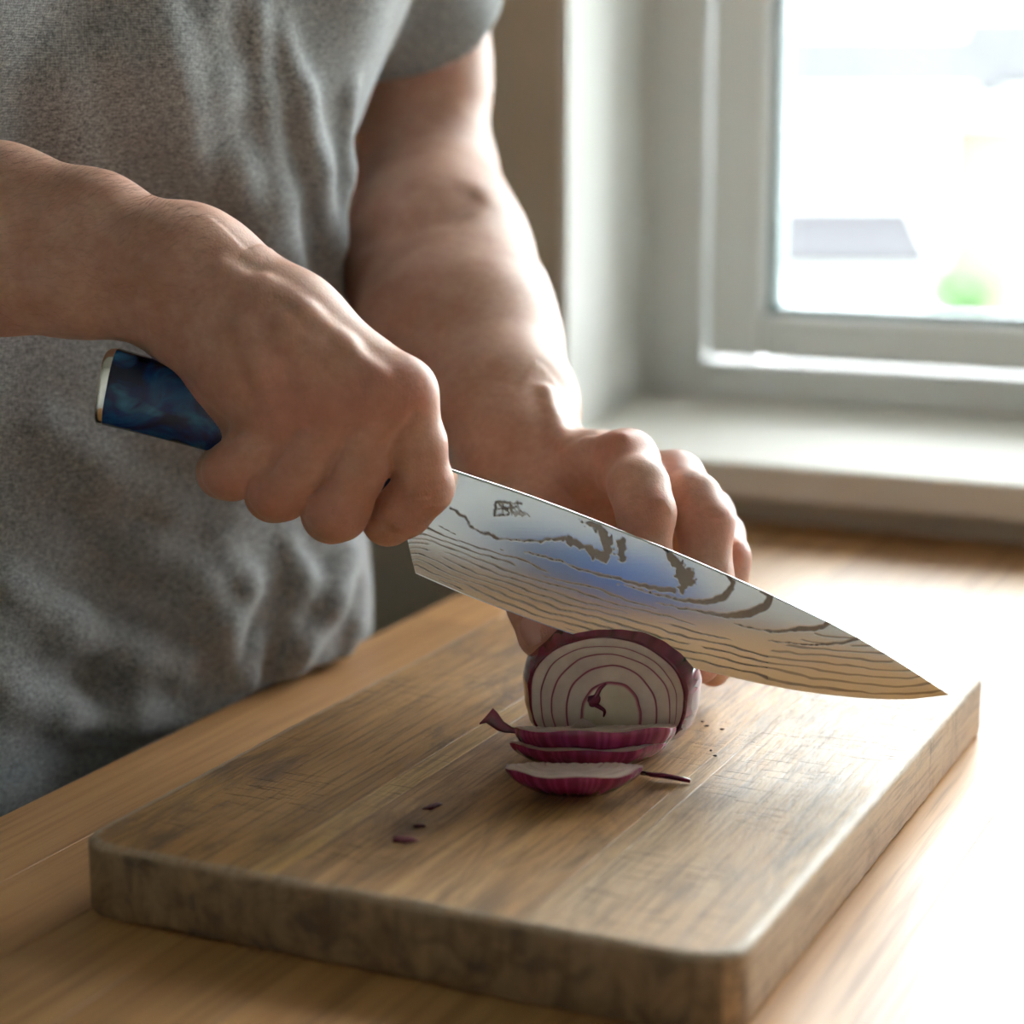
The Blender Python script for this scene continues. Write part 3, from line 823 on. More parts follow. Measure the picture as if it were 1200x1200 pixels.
s1 = onion_slice('topmost magenta-rimmed onion slice leaning against the cut onion', (697, 851), .0605, .024, .0074, .0045, .0132, math.radians(13), .07, 1.0)
s2 = onion_slice('middle onion slice tucked beneath the topmost one', (690, 867), .0585, .0270, .0076, .0095, .0078, math.radians(9), .05, 2.2)
s3 = onion_slice('small end slice of onion lying flat by itself on the board', (673, 895), .0495, .0200, .0102, .0125, .0104, math.radians(4), -.02, 3.7)

# curled scrap of skin at the end of the topmost slice, loose inner petal and a thin strip
def ribbon(name, pts, widths, thick, mat, label, cat, parent=None, curl=.0, group=None):
    """pts: room points along the strip; it stands on edge by `widths` in z and sideways by curl"""
    V, Fc = [], []; n = len(pts)
    for i, (p, w) in enumerate(zip(pts, widths)):
        t = np.array(pts[min(i + 1, n - 1)]) - np.array(pts[max(i - 1, 0)]); t /= np.linalg.norm(t)
        sd = np.cross(t, ZZ); sd /= np.linalg.norm(sd); sd = sd * math.cos(curl) + ZZ * math.sin(curl)
        nn = np.cross(sd, t)
        for k in range(9):
            a = 2 * math.pi * k / 9; V.append(np.array(p) + sd * w * math.cos(a) + nn * thick * math.sin(a))
    for i in range(n - 1):
        for k in range(9): j = (k + 1) % 9; Fc.append((i * 9 + k, i * 9 + j, (i + 1) * 9 + j, (i + 1) * 9 + k))
    Fc.append(tuple(range(9))[::-1]); Fc.append(tuple((n - 1) * 9 + k for k in range(9)))
    me = mesh(name, V, Fc); fattr(me, 'streak', [.3 + .3 * (i % 3) for i in range(len(V))]); fattr(me, 'edge', [.4 * (i % 9 in (0, 8, 4, 5)) for i in range(len(V))])
    o = link(name, me, mat, parent, True)
    if label: tag(o, label, cat, group)
    return o
def on_plane(px_, py_, z): return plane_hit(px_, py_, 2, z)
dq = .752
ribbon('onion_skin_scrap', [P(604, 857, .7555), P(598, 855, .7545), P(590, 852, .7535), P(583, 846, .753), P(577, 841, .753), P(570, 843, .7535), P(562, 848, .754)],
       [.0010, .0014, .0022, .0034, .0036, .0014, .0003], .0005, M['oskin'], 'curled dark scrap of onion skin at the end of the topmost slice', 'onion scrap', None, math.radians(75))
ribbon('onion_petal', [P(667, 856, .757), P(674, 852, .757), P(682, 848, .757), P(690, 850, .757), P(698, 854, .757), P(705, 858, .757)],
       [.0006, .0018, .0030, .0028, .0018, .0006], .0009, M['flesh'], 'small pale pink onion petal lying on top of the slices', 'onion piece', None, math.radians(60))
ribbon('onion_strip', [on_plane(752, 906, .001), on_plane(764, 908, .0022), on_plane(776, 909, .0026), on_plane(788, 911, .0022), on_plane(799, 913, .0018), on_plane(809, 915, .0012)],
       [.0006, .0014, .0022, .0022, .0018, .0006], .0009, M['oskin'], 'thin twisted strip of purple onion skin lying beside the slices', 'onion scrap', None, math.radians(35))
def fleck(px_, py_, w, l, mat, label, cat, group=None, rot=0.0):
    c = plane_hit(px_, py_, 2, .0003); bm = bmesh.new()
    bmesh.ops.create_icosphere(bm, subdivisions=2, radius=1)
    for v in bm.verts:
        q = v.co.copy(); k = 1 + .45 * math.sin(q.x * 4 + px_) * math.sin(q.y * 5 + py_)
        v.co = Vector(c) + Vector(CR) * (q.x * l * k) + Vector(FH) * (q.y * w * k + q.x * l * rot) + Vector((0, 0, q.z * .0004 + .0002))
    return tag(link('onion_fleck' if mat is M['fleck'] else 'crumb', bm_mesh('fleck', bm), mat, None, True), label, cat, group)
fleck(475, 984, .0030, .0042, M['fleck'], 'largest purple onion fleck lying alone on the board', 'onion fleck')
fleck(508, 945, .0028, .0030, M['fleck'], 'dark purple onion fleck further up the board', 'onion fleck', None, .8)
fleck(492, 968, .0016, .0018, M['fleck'], 'tiny purple onion fleck beside the largest fleck', 'onion fleck')
for i, (a, b, w, l) in enumerate(((828, 851, .0005, .0009), (846, 855, .0004, .0008), (838, 886, .0004, .0007), (833, 880, .0004, .0005), (823, 846, .0003, .0007))):
    fleck(a, b, w, l, M['crumb'], 'tiny dark crumb on the board to the right of the onion', 'crumb', 'crumbs beside the onion')
# ------------------------------------------------------------------ person: implicit surfaces turned into meshes
class Cones:
    """a set of tapered round limbs"""
    def __init__(s): s.a, s.b, s.ra, s.rb = [], [], [], []
    def add(s, a, b, ra, rb): s.a.append(a); s.b.append(b); s.ra.append(ra); s.rb.append(rb); return len(s.a) - 1
    def done(s):
        s.a, s.b, s.ra, s.rb = (np.array(v, np.float64) for v in (s.a, s.b, s.ra, s.rb)); s.ba = s.b - s.a; s.bb = (s.ba ** 2).sum(1) + 1e-12; return s
    def at(s, i, p):
        pa = p - s.a[i]; t = np.clip(pa @ s.ba[i] / s.bb[i], 0, 1)
        return np.sqrt(((pa - t[:, None] * s.ba[i]) ** 2).sum(1)) - (s.ra[i] + t * (s.rb[i] - s.ra[i]))
def smin(a, b, k):
    h = np.maximum(k - np.abs(a - b), 0) / k
    return np.minimum(a, b) - h * h * k * .25
class Shape:
    """groups of limbs; a group is [(cone index, blend)]; bodies = union of (base + group) so neighbours keep a crease"""
    def __init__(s): s.c = Cones(); s.base = []; s.fing = []; s.kj = .006; s.kc = .0012; s.disp = None; s.deep = True
    def chain(s, pts, rads, k=.004, to=None):
        out = []
        for i in range(len(pts) - 1): out.append((s.c.add(pts[i], pts[i + 1], rads[i], rads[i + 1]), k))
        (s.base if to is None else to).extend(out); return out
    def finger(s, pts, rads, k=.003): g = []; s.chain(pts, rads, k, g); s.fing.append(g); return g
    def eval(s, p, keep=None):
        def grp(g, d=None):
            for i, k in g:
                if keep is not None and not keep[i]: continue
                v = s.c.at(i, p); d = v if d is None else smin(d, v, k)
            return d
        b = grp(s.base); out = None
        for g in s.fing:
            f = grp(g)
            if f is None: continue
            h = f if b is None else smin(b, f, s.kj)
            out = h if out is None else smin(out, h, s.kc)
        if out is None: out = b
        if out is None: out = np.full(len(p), 1.0)
        if s.disp is not None: out = out + s.disp(p)
        return out
    def mesh(s, h, B=14, margin=.02, extra=0.0):
        c = s.c
        lo = (np.minimum(c.a - c.ra[:, None], c.b - c.rb[:, None])).min(0) - margin; hi = (np.maximum(c.a + c.ra[:, None], c.b + c.rb[:, None])).max(0) + margin
        nb = np.ceil((hi - lo) / (h * B)).astype(int)
        G = np.full(nb * B + 1, 1.0, np.float32)
        cen = np.stack(np.meshgrid(*[np.arange(n) for n in nb], indexing='ij'), -1).reshape(-1, 3)
        cp = lo + (cen + .5) * B * h
        rad = B * h * .5 * 1.7321
        D = np.stack([c.at(i, cp) for i in range(len(c.ra))], 1)
        dm = D.min(1); act = np.where(np.abs(dm) < rad + .025 + extra)[0]
        lim = rad + .02 + extra if s.deep else 1e9
        act = np.where((dm < rad + .025 + extra) & (dm > -lim))[0]
        far_in = np.where(dm <= -lim)[0]
        for q in far_in:
            i, j, k = cen[q] * B; G[i:i + B + 1, j:j + B + 1, k:k + B + 1] = -1.0
        loc = np.stack(np.meshgrid(*[np.arange(B + 1)] * 3, indexing='ij'), -1).reshape(-1, 3) * h
        for q in act:
            i, j, k = cen[q] * B
            keep = D[q] < dm[q] + 2 * rad + .03
            G[i:i + B + 1, j:j + B + 1, k:k + B + 1] = s.eval(lo + cen[q] * B * h + loc, keep).reshape((B + 1,) * 3)
        return nets(G, lo, h)
def nets(G, lo, h):
    sgn = G < 0
    cs = sgn[:-1, :-1, :-1].astype(np.int8)
    for dx in (0, 1):
        for dy in (0, 1):
            for dz in (0, 1):
                if dx + dy + dz: cs = cs + sgn[dx:G.shape[0] - 1 + dx, dy:G.shape[1] - 1 + dy, dz:G.shape[2] - 1 + dz]
    cells = np.argwhere((cs > 0) & (cs < 8))
    vid = np.full(cs.shape, -1, np.int32); vid[tuple(cells.T)] = np.arange(len(cells))
    acc = np.zeros((len(cells), 3)); cnt = np.zeros(len(cells))
    corners = [(x, y, z) for x in (0, 1) for y in (0, 1) for z in (0, 1)]
    val = {k: G[cells[:, 0] + k[0], cells[:, 1] + k[1], cells[:, 2] + k[2]].astype(np.float64) for k in corners}
    for a in corners:
        for ax in range(3):
            if a[ax]: continue
            b = list(a); b[ax] = 1; b = tuple(b)
            va, vb = val[a], val[b]; m_ = (va < 0) != (vb < 0)
            t = np.where(m_, va / np.where(m_, va - vb, 1), 0)
            for k in range(3): acc[:, k] += np.where(m_, a[k] + (t if k == ax else 0), 0)
            cnt += m_
    V = lo + (cells + acc / cnt[:, None]) * h
    Qs = []
    for ax in range(3):
        o1, o2 = [(1, 2), (2, 0), (0, 1)][ax]
        sl0 = [slice(None)] * 3; sl1 = [slice(None)] * 3
        sl0[ax] = slice(0, -1); sl1[ax] = slice(1, None)
        s0, s1 = sgn[tuple(sl0)], sgn[tuple(sl1)]
        e = np.argwhere(s0 != s1)
        e = e[(e[:, o1] > 0) & (e[:, o2] > 0) & (e[:, o1] < G.shape[o1] - 1) & (e[:, o2] < G.shape[o2] - 1)]
        if not len(e): continue
        def at(d1, d2):
            q = e.copy(); q[:, o1] -= d1; q[:, o2] -= d2; return vid[tuple(q.T)]
        qd = np.stack([at(1, 1), at(0, 1), at(0, 0), at(1, 0)], 1)
        flip = ~s0[tuple(e.T)]
        qd[flip] = qd[flip][:, ::-1]; Qs.append(qd)
    Q = np.concatenate(Qs); Q = Q[(Q >= 0).all(1)]
    return V, Q
def smooth_mesh(V, Q, it=2, lam=.5):
    e = np.concatenate([Q[:, [0, 1]], Q[:, [1, 2]], Q[:, [2, 3]], Q[:, [3, 0]]])
    for r in range(it * 2):
        s_ = np.zeros_like(V); c_ = np.zeros(len(V))
        for k in range(3): s_[:, k] = np.bincount(e[:, 0], V[e[:, 1], k], len(V)) + np.bincount(e[:, 1], V[e[:, 0], k], len(V))
        c_ = np.bincount(e[:, 0], minlength=len(V)) + np.bincount(e[:, 1], minlength=len(V))
        V = V + (lam if r % 2 == 0 else -lam * 1.04) * (s_ / np.maximum(c_, 1)[:, None] - V)
    return V
def surface_depth(shape, px_, py_, d0=.60, d1=1.2, step=.0015):
    d = np.arange(d0, d1, step); pts = CP + (CR * (px_ - 600) / FPX - CU * (py_ - 600) / FPX + CF)[None] * d[:, None]
    v = shape.eval(pts); i = np.argmax(v < 0)
    return d[i] if v[i] < 0 else None

mm = .001
# ---------- right arm and hand (holds the knife)
RO = -9.0                                          # the whole hand sits this many mm nearer than first laid out
def R_(x, y, d): return Pm(x, y, d + RO)
RA = Shape(); RA.kj = .0070; RA.kc = .0011
# forearm: two bones side by side
EL_R = R_(-640, 215, 835)
RA.chain([EL_R, R_(-300, 222, 800), R_(0, 249, 775), R_(110, 270, 770), R_(205, 303, 768), R_(250, 320, 766)], [.040, .036, .0243, .0205, .0168, .0150], .010)
RA.chain([EL_R, R_(-300, 285, 798), R_(0, 310, 773), R_(100, 322, 770), R_(190, 344, 768), R_(226, 368, 766)], [.040, .035, .0235, .0205, .0158, .0150], .014)
RA.chain([R_(150, 300, 757), R_(192, 300, 753), R_(224, 310, 753)], [.012, .0130, .011], .012)          # wrist bump (end of the ulna)
# hand back: four metacarpals
RA.chain([R_(232, 302, 766), R_(345, 372, 752), R_(468, 464, 743)], [.0150, .0118, .0102], .016)
RA.chain([R_(238, 322, 760), R_(340, 396, 746), R_(438, 477, 739)], [.0140, .0116, .0102], .018)
RA.chain([R_(230, 348, 760), R_(310, 416, 746), R_(388, 488, 740)], [.0140, .0114, .0100], .018)
RA.chain([R_(226, 372, 764), R_(280, 430, 752), R_(331, 495, 745)], [.0135, .0112, .0096], .016)
RA.chain([R_(230, 402, 769), R_(258, 448, 768), R_(292, 502, 762)], [.0132, .0125, .0095], .007)     # heel of the hand
RA.chain([R_(270, 350, 785), R_(380, 440, 782)], [.018, .014], .016)                                       # palm side
RA.chain([R_(330, 425, 750), R_(425, 465, 748)], [.010, .010], .02)
# knuckles
for x, y, d, r in ((474, 458, 738, .0098), (441, 470, 733, .0096), (390, 481, 735, .0092), (331, 489, 740, .0086)):
    RA.chain([R_(x, y, d), R_(x - 5, y + 4, d + 2)], [r, r * .9], .008)
fR = {}
fR['index'] = [R_(470, 462, 742), R_(487, 520, 745), R_(497, 570, 750), R_(474, 597, 756), R_(455, 609, 763), R_(446, 585, 778), R_(450, 560, 788)]
RA.finger(fR['index'], [.0108, .0106, .0103, .0097, .0090, .0080, .0072], .004)
fR['middle'] = [R_(440, 475, 737), R_(421, 545, 742), R_(395, 596, 748), R_(389, 601, 765), R_(400, 600, 780), R_(420, 560, 790)]
RA.finger(fR['middle'], [.0104, .0104, .0112, .0104, .0090, .0075], .005)
fR['ring'] = [R_(389, 487, 738), R_(357, 540, 741), R_(328, 574, 747), R_(321, 578, 764), R_(334, 580, 779), R_(358, 542, 789)]
RA.finger(fR['ring'], [.0099, .0097, .0105, .0099, .0086, .0072], .005)
fR['pinky'] = [R_(331, 494, 744), R_(300, 526, 746), R_(272, 552, 751), R_(263, 553, 767), R_(268, 548, 780), R_(290, 520, 787)]
RA.finger(fR['pinky'], [.0094, .0093, .0098, .0093, .0080, .0066], .005)
fR['thumb'] = [R_(280, 352, 785), R_(365, 425, 802), R_(440, 500, 801), R_(500, 560, 789)]
RA.finger(fR['thumb'], [.0125, .0122, .0108, .0085], .004)
RA.c.done()
# tendons and veins rest on the skin: find the skin first
def ridge(shape, pts, r, sink, k, d0=.6, d1=1.2):
    out = []
    for (x, y) in pts:
        d = surface_depth(shape, x, y, d0, d1)
        if d is not None: out.append(P(x, y, d + sink))
    return out
rid = []
for pts, r, sink in (([(262, 318), (300, 345), (333, 383), (346, 400), (372, 413), (398, 430), (412, 444)], .0024, .0012),
                     ([(312, 335), (356, 370), (402, 408), (438, 440)], .0022, .0017),
                     ([(345, 405), (365, 440), (386, 470)], .0020, .0015),
                     ([(285, 385), (305, 430), (322, 470)], .0019, .0015)):
    rid.append((ridge(RA, pts, r, sink, .004, .6, .85), r))
for nm in ('a', 'b', 'ra', 'rb'): setattr(RA.c, nm, list(getattr(RA.c, nm)))
for pts, r in rid:
    if len(pts) > 1: RA.chain(pts, [r * .8] + [r] * (len(pts) - 2) + [r * .8], .0060)
RA.c.done()
def wrinkles(joints, grooves=()):
    """fine cross folds over the knuckles and at the wrist: (centre, axis, radius, period, amplitude)"""
    J = [(np.array(c), np.array(a) / np.linalg.norm(a), r, per, amp) for c, a, r, per, amp in joints]
    def f(p):
        out = np.zeros(len(p))
        for c, a, r, per, amp in J:
            q = p - c; dd = (q ** 2).sum(1); w = np.exp(-dd / (r * r))
            if w.max() < .02: continue
            out += amp * w * np.cos(2 * math.pi * (q @ a) / per)
        for pts, r, amp in grooves:                       # creases: a soft furrow along a line on the skin
            c0 = pts.mean(0)
            if np.sqrt(((p - c0) ** 2).sum(1)).min() > .09: continue
            dd = np.full(len(p), 1.0)
            for a, b in zip(pts[:-1], pts[1:]):
                ba = b - a; tt_ = np.clip((p - a) @ ba / (ba @ ba), 0, 1); dd = np.minimum(dd, ((p - a - tt_[:, None] * ba) ** 2).sum(1))
            out += amp * np.exp(-dd / (r * r))
        return out
    return f
def skinpt(shape, x, y, d0=.6, d1=1.2): return P(x, y, surface_depth(shape, x, y, d0, d1) or .75)
jw = []
v2 = lambda dx, dy: CR * dx - CU * dy
jw.append((skinpt(RA, 512, 578), v2(.2, 1), .0085, .0031, .00028))
jw.append((skinpt(RA, 488, 450), v2(.5, 1), .008, .0030, .00018))
jw.append((skinpt(RA, 212, 385), v2(1, .35), .010, .0046, .00014))
def trace(shape, pts, d0=.6, d1=1.2): return np.array([skinpt(shape, x, y, d0, d1) for x, y in pts])
gR = [(trace(RA, [(352, 503), (338, 521), (316, 551), (297, 578)]), .0014, .0013), (trace(RA, [(412, 504), (400, 525), (376, 568), (352, 606)]), .0014, .0013), (trace(RA, [(462, 520), (456, 556), (444, 588), (432, 612)]), .0014, .0014),
      (trace(RA, [(190, 389), (198, 376), (210, 360), (222, 348)]), .0016, .0013), (trace(RA, [(184, 389), (190, 372), (197, 356)]), .0012, .0005),
      (trace(RA, [(262, 522), (276, 512), (292, 500)]), .0013, .0007), (trace(RA, [(263, 527), (280, 524), (296, 520)]), .0012, .0006),
      (trace(RA, [(497, 574), (510, 571), (522, 570)]), .0009, .0005), (trace(RA, [(496, 581), (510, 580), (523, 578)]), .0009, .0004), (trace(RA, [(456, 530), (470, 505), (484, 488)]), .0022, .0008),
      (trace(RA, [(404, 520), (414, 508), (424, 500)]), .0018, .0005), (trace(RA, [(340, 518), (352, 510), (362, 504)]), .0018, .0005)]
RA.disp = wrinkles(jw, gR)

# ---------- left arm and hand (holds the onion)
LA = Shape(); LA.kj = .0090; LA.kc = .0011
L_ = Pm
SH_L = np.array([-.500, .945, .455]); 
EB_L = L_(497, 232, 1068)
LA.chain([SH_L, L_(488, -60, 1092), L_(490, 90, 1082), EB_L], [.050, .042, .0345, .0350], .02)
LA.chain([L_(500, 215, 1066), L_(512, 300, 1012), L_(553, 400, 950), L_(594, 486, 896), L_(616, 532, 872)], [.036, .0415, .0365, .0275, .0215], .016)
LA.chain([L_(535, 262, 1040), L_(572, 360, 975), L_(618, 470, 900)], [.026, .024, .016], .018)
LA.chain([L_(480, 300, 1020), L_(505, 400, 955), L_(560, 490, 900)], [.028, .030, .020], .02)
LA.chain([L_(612, 528, 872), L_(640, 548, 862)], [.0210, .0170], .014)
LA.chain([L_(590, 535, 870), L_(625, 575, 858)], [.018, .017], .014)
# metacarpals
LA.chain([L_(630, 560, 866), L_(690, 548, 838), L_(733, 543, 813)], [.0160, .0125, .0108], .011)
LA.chain([L_(640, 552, 876), L_(720, 552, 850), L_(789, 566, 832)], [.0150, .0125, .0105], .011)
LA.chain([L_(640, 560, 886), L_(740, 575, 868), L_(828, 603, 852)], [.0150, .0120, .0098], .011)
LA.chain([L_(640, 580, 895), L_(740, 605, 885), L_(838, 640, 872)], [.0140, .0115, .0090], .011)
LA.chain([L_(640, 590, 862), L_(700, 600, 850)], [.018, .015], .012)
for x, y, d, r in ((736, 537, 811, .0100), (793, 561, 831, .0095)):
    LA.chain([L_(x, y, d), L_(x + 4, y + 6, d)], [r, r * .9], .006)
fL = {}
fL['index'] = [L_(733, 545, 812), L_(749, 572, 788), L_(757, 601, 781), L_(757, 655, 781), L_(752, 700, 786), L_(746, 738, 795)]
LA.finger(fL['index'], [.0112, .0113, .0109, .0094, .0088, .0074], .004)
fL['middle'] = [L_(790, 568, 830), L_(812, 587, 806), L_(826, 614, 799), L_(830, 680, 795), L_(826, 730, 796), L_(821, 779, 799)]
LA.finger(fL['middle'], [.0110, .0110, .0108, .0094, .0088, .0074], .004)
fL['ring'] = [L_(826, 604, 852), L_(845, 628, 836), L_(851, 654, 822), L_(852, 715, 818), L_(846, 750, 820), L_(836, 785, 824)]
LA.finger(fL['ring'], [.0100, .0094, .0095, .0085, .0080, .0068], .003)
fL['pinky'] = [L_(836, 642, 872), L_(846, 668, 858), L_(846, 690, 846), L_(842, 735, 842), L_(832, 775, 846)]
LA.finger(fL['pinky'], [.0090, .0084, .0082, .0074, .0062], .003)
fL['thumb'] = [L_(632, 585, 858), L_(628, 625, 826), L_(624, 665, 803), L_(626, 706, 790), L_(634, 744, 784)]
LA.finger(fL['thumb'], [.0165, .0135, .0112, .0104, .0092], .004)
LA.c.done()
rid = []
for pts, r, sink in (([(640, 545), (690, 524), (728, 516)], .0020, .0012), ([(640, 462), (652, 500), (662, 520)], .0026, .0014)):
    rid.append((ridge(LA, pts, r, sink, .004, .78, 1.1), r))
for nm in ('a', 'b', 'ra', 'rb'): setattr(LA.c, nm, list(getattr(LA.c, nm)))
for pts, r in rid:
    if len(pts) > 1: LA.chain(pts, [r] * len(pts), .005)
LA.c.done()
jl = [(skinpt(LA, 766, 600, .7), v2(.25, 1), .0085, .0032, .00030), (skinpt(LA, 841, 607, .7), v2(.3, 1), .0080, .0032, .00028), (skinpt(LA, 866, 650, .7), v2(.1, 1), .006, .0030, .0002)]
gL = [(trace(LA, [(754, 598), (766, 601), (780, 600)], .7), .0010, .0006), (trace(LA, [(757, 606), (768, 608), (782, 606)], .7), .0010, .0005), (trace(LA, [(830, 606), (842, 606), (852, 604)], .7), .0010, .0006), (trace(LA, [(832, 613), (843, 613), (853, 611)], .7), .0010, .0004),
      (trace(LA, [(420, 275), (470, 268), (515, 252), (548, 228)], .8), .008, .0040), (trace(LA, [(694, 556), (692, 572), (686, 592)], .7), .0030, .0016)]
LA.disp = wrinkles(jl, gL)

# ---------- trunk, head and legs (mostly under the clothes)
FD = np.array([.953, -.303, 0]); LD = np.array([.303, .953, 0])         # facing direction, the person's left
HIP, WST, CHS, SHO = np.array([-.635, .728, .02]), np.array([-.632, .728, .14]), np.array([-.600, .735, .33]), np.array([-.590, .742, .47])
_sh = -CR * .012
HIP, WST, CHS, SHO = HIP + _sh - FD * .018 + LD * .022, WST + _sh * 1.2 - FD * .010 + LD * .016, CHS + _sh, SHO + _sh * .6
def trunk_cones(sh, grow=0.0):
    for sg in (-1, 1):
        sh.chain([HIP + LD * sg * .085 - ZZ * .10, HIP + LD * sg * .080, WST + LD * sg * .068, CHS + LD * sg * .085 + FD * .005, SHO + LD * sg * .095], [.108 + grow, .112 + grow, .104 + grow, .112 + grow, .080 + grow], .08)
        sh.chain([SHO + LD * sg * .08, SHO + LD * sg * .185 - ZZ * .01], [.07 + grow, .058 + grow], .06)
TB = Shape()
trunk_cones(TB, -.012)
NECK = SHO + ZZ * .07; HEAD = SHO + ZZ * .245 + FD * .045
TB.chain([SHO + ZZ * .02, NECK + ZZ * .03, HEAD - ZZ * .06 - FD * .02], [.062, .055, .056], .03)
TB.chain([HEAD - FD * .025 + ZZ * .02, HEAD + FD * .022 + ZZ * .02], [.088, .080], .03)                  # skull
TB.chain([HEAD + FD * .035 - ZZ * .05, HEAD + FD * .062 - ZZ * .085], [.060, .036], .035)              # jaw and chin
TB.chain([HEAD + FD * .100 + ZZ * .005, HEAD + FD * .118 - ZZ * .032], [.008, .0125], .012)             # nose
for sg in (-1, 1):
    TB.chain([HEAD + LD * sg * .083 + ZZ * .012 - FD * .008, HEAD + LD * sg * .079 - ZZ * .028], [.014, .009], .006)   # ears
    TB.chain([HEAD + FD * .090 + LD * sg * .018 + ZZ * .022, HEAD + FD * .080 + LD * sg * .048 + ZZ * .022], [.011, .010], .014)   # brows
    TB.chain([HEAD + FD * .088 + LD * sg * .014 - ZZ * .055, HEAD + FD * .092 - ZZ * .056], [.008, .009], .012)        # mouth
RSH = SHO - LD * .19
RSP = RSH + ZZ * -.01
TB.chain([RSP, (RSP + EL_R) / 2, EL_R], [.052, .045, .041], .02)
TB.c.done()

Vs, Qs_, red_, pale_ = [], [], [], []
def add_part(V, Q, spots=(), pal=()):
    n0 = sum(len(v) for v in Vs)
    rd = np.full(len(V), .10); pl_ = np.zeros(len(V))
    for c, r, w in spots: rd += w * np.exp(-((V - c) ** 2).sum(1) / (r * r))
    for c, r, w in pal: pl_ += w * np.exp(-((V - c) ** 2).sum(1) / (r * r))
    Vs.append(V); Qs_.append(Q + n0); red_.append(np.clip(rd, 0, 1)); pale_.append(np.clip(pl_, 0, 1))
V, Q = RA.mesh(.00115); V = smooth_mesh(V, Q, 1)
add_part(V, Q, [(skinpt(RA, x, y), r, w) for x, y, r, w in ((488, 452, .012, .9), (446, 462, .011, .9), (393, 474, .011, .7), (331, 487, .013, .8), (508, 575, .010, .6), (470, 620, .012, .5), (395, 610, .012, .6), (325, 590, .012, .6), (262, 560, .012, .6), (420, 560, .02, .3), (300, 440, .03, .25))])
V, Q = LA.mesh(.00135); V = smooth_mesh(V, Q, 1)
add_part(V, Q, [(skinpt(LA, x, y, .7), r, w) for x, y, r, w in ((737, 518, .012, .95), (796, 540, .011, .8), (766, 600, .010, .8), (841, 606, .011, .8), (866, 646, .009, .8), (640, 745, .012, .7), (690, 575, .012, .4), (835, 792, .008, .4))], [(skinpt(LA, 640, 420, .8), .05, .4)])
V, Q = TB.mesh(.0065, 10, .03); add_part(V, Q)

pe = empty('person', (-.64, .73, FLOOR))
tag(pe, 'person in a grey t-shirt slicing an onion, knife in the right hand', 'person')
me = mesh_np('body', np.concatenate(Vs), np.concatenate(Qs_)); fattr(me, 'red', np.concatenate(red_)); fattr(me, 'pale', np.concatenate(pale_))
body = link('body', me, M['skin'], pe, True)

# thumb nail of the left hand
def nail(c, nrm, along, w, l):
    nrm = nrm / np.linalg.norm(nrm); along = along - nrm * (along @ nrm); along /= np.linalg.norm(along); sd = np.cross(nrm, along)
    V, Fc = [], []
    for i in range(9):
        for j in range(9):
            u, v = (i / 8 * 2 - 1), (j / 8 * 2 - 1)
            k = math.sqrt(1 - .5 * v ** 4); kk = math.sqrt(1 - .5 * u * u)
            V.append(c + sd * u * w * k + along * v * l * kk - nrm * (w * .50 * u * u + l * .16 * v * v))
    for i in range(8):
        for j in range(8): a = i * 9 + j; Fc.append((a, a + 9, a + 10, a + 1))
    o = link('fingernail', mesh('fingernail', V, Fc), M['nail'], pe, True)
    s_ = o.modifiers.new('thick', 'SOLIDIFY'); s_.thickness = .0008; s_.offset = -1
    return o
tp = fL['thumb'][-1]; dirv = fL['thumb'][-1] - fL['thumb'][-2]
nn = -FH * .80 - CR * .45 + ZZ * .30; nn /= np.linalg.norm(nn)
nail(tp + nn * .0091 - dirv / np.linalg.norm(dirv) * .0012, nn, dirv, .0050, .0060)

# fine hair on the right forearm
def arm_hair(n=900):
    V, E2, Fc = [], [], []
    r2 = np.random.default_rng(5)
    for i in range(n):
        x = r2.uniform(-20, 235); top = np.interp(x, [-20, 60, 130, 190, 240], [170, 187, 207, 234, 260]); bot = np.interp(x, [-20, 100, 190], [380, 386, 392])
        y = top + 2 + (bot - top) * r2.beta(.8, 1.6)
        d = surface_depth(RA, x, y, .68, .82, .0012)
        if d is None: continue
        p = P(x, y, d + .0004)
        e = .001; g = np.array([RA.eval(p[None] + np.eye(3)[k] * e)[0] - RA.eval(p[None] - np.eye(3)[k] * e)[0] for k in range(3)]); g /= np.linalg.norm(g) + 1e-9
        t = CR * r2.uniform(.5, 1) - CU * r2.uniform(-.5, .35); t = t - g * (t @ g); t /= np.linalg.norm(t)
        L = r2.uniform(.004, .0095); sd = np.cross(g, t); w = .000032
        k0 = len(V); m_ = 5
        for k in range(m_):
            s = k / (m_ - 1); q = p + t * L * s + g * (L * .38 * math.sin(s * 1.9)) + sd * L * .12 * math.sin(s * 3 + i)
            ww = w * (1 - .7 * s)
            V += [q + sd * ww, q - sd * ww * .5 + g * ww * .87, q - sd * ww * .5 - g * ww * .87]
        for k in range(m_ - 1):
            for a in range(3): b = (a + 1) % 3; Fc.append((k0 + k * 3 + a, k0 + k * 3 + b, k0 + k * 3 + 3 + b, k0 + k * 3 + 3 + a))
    o = link('arm_hair', mesh('arm_hair', V, Fc), M['hair'], pe); o['kind'] = 'stuff'
arm_hair()

# ---------- t-shirt
TS = Shape(); trunk_cones(TS, .010)
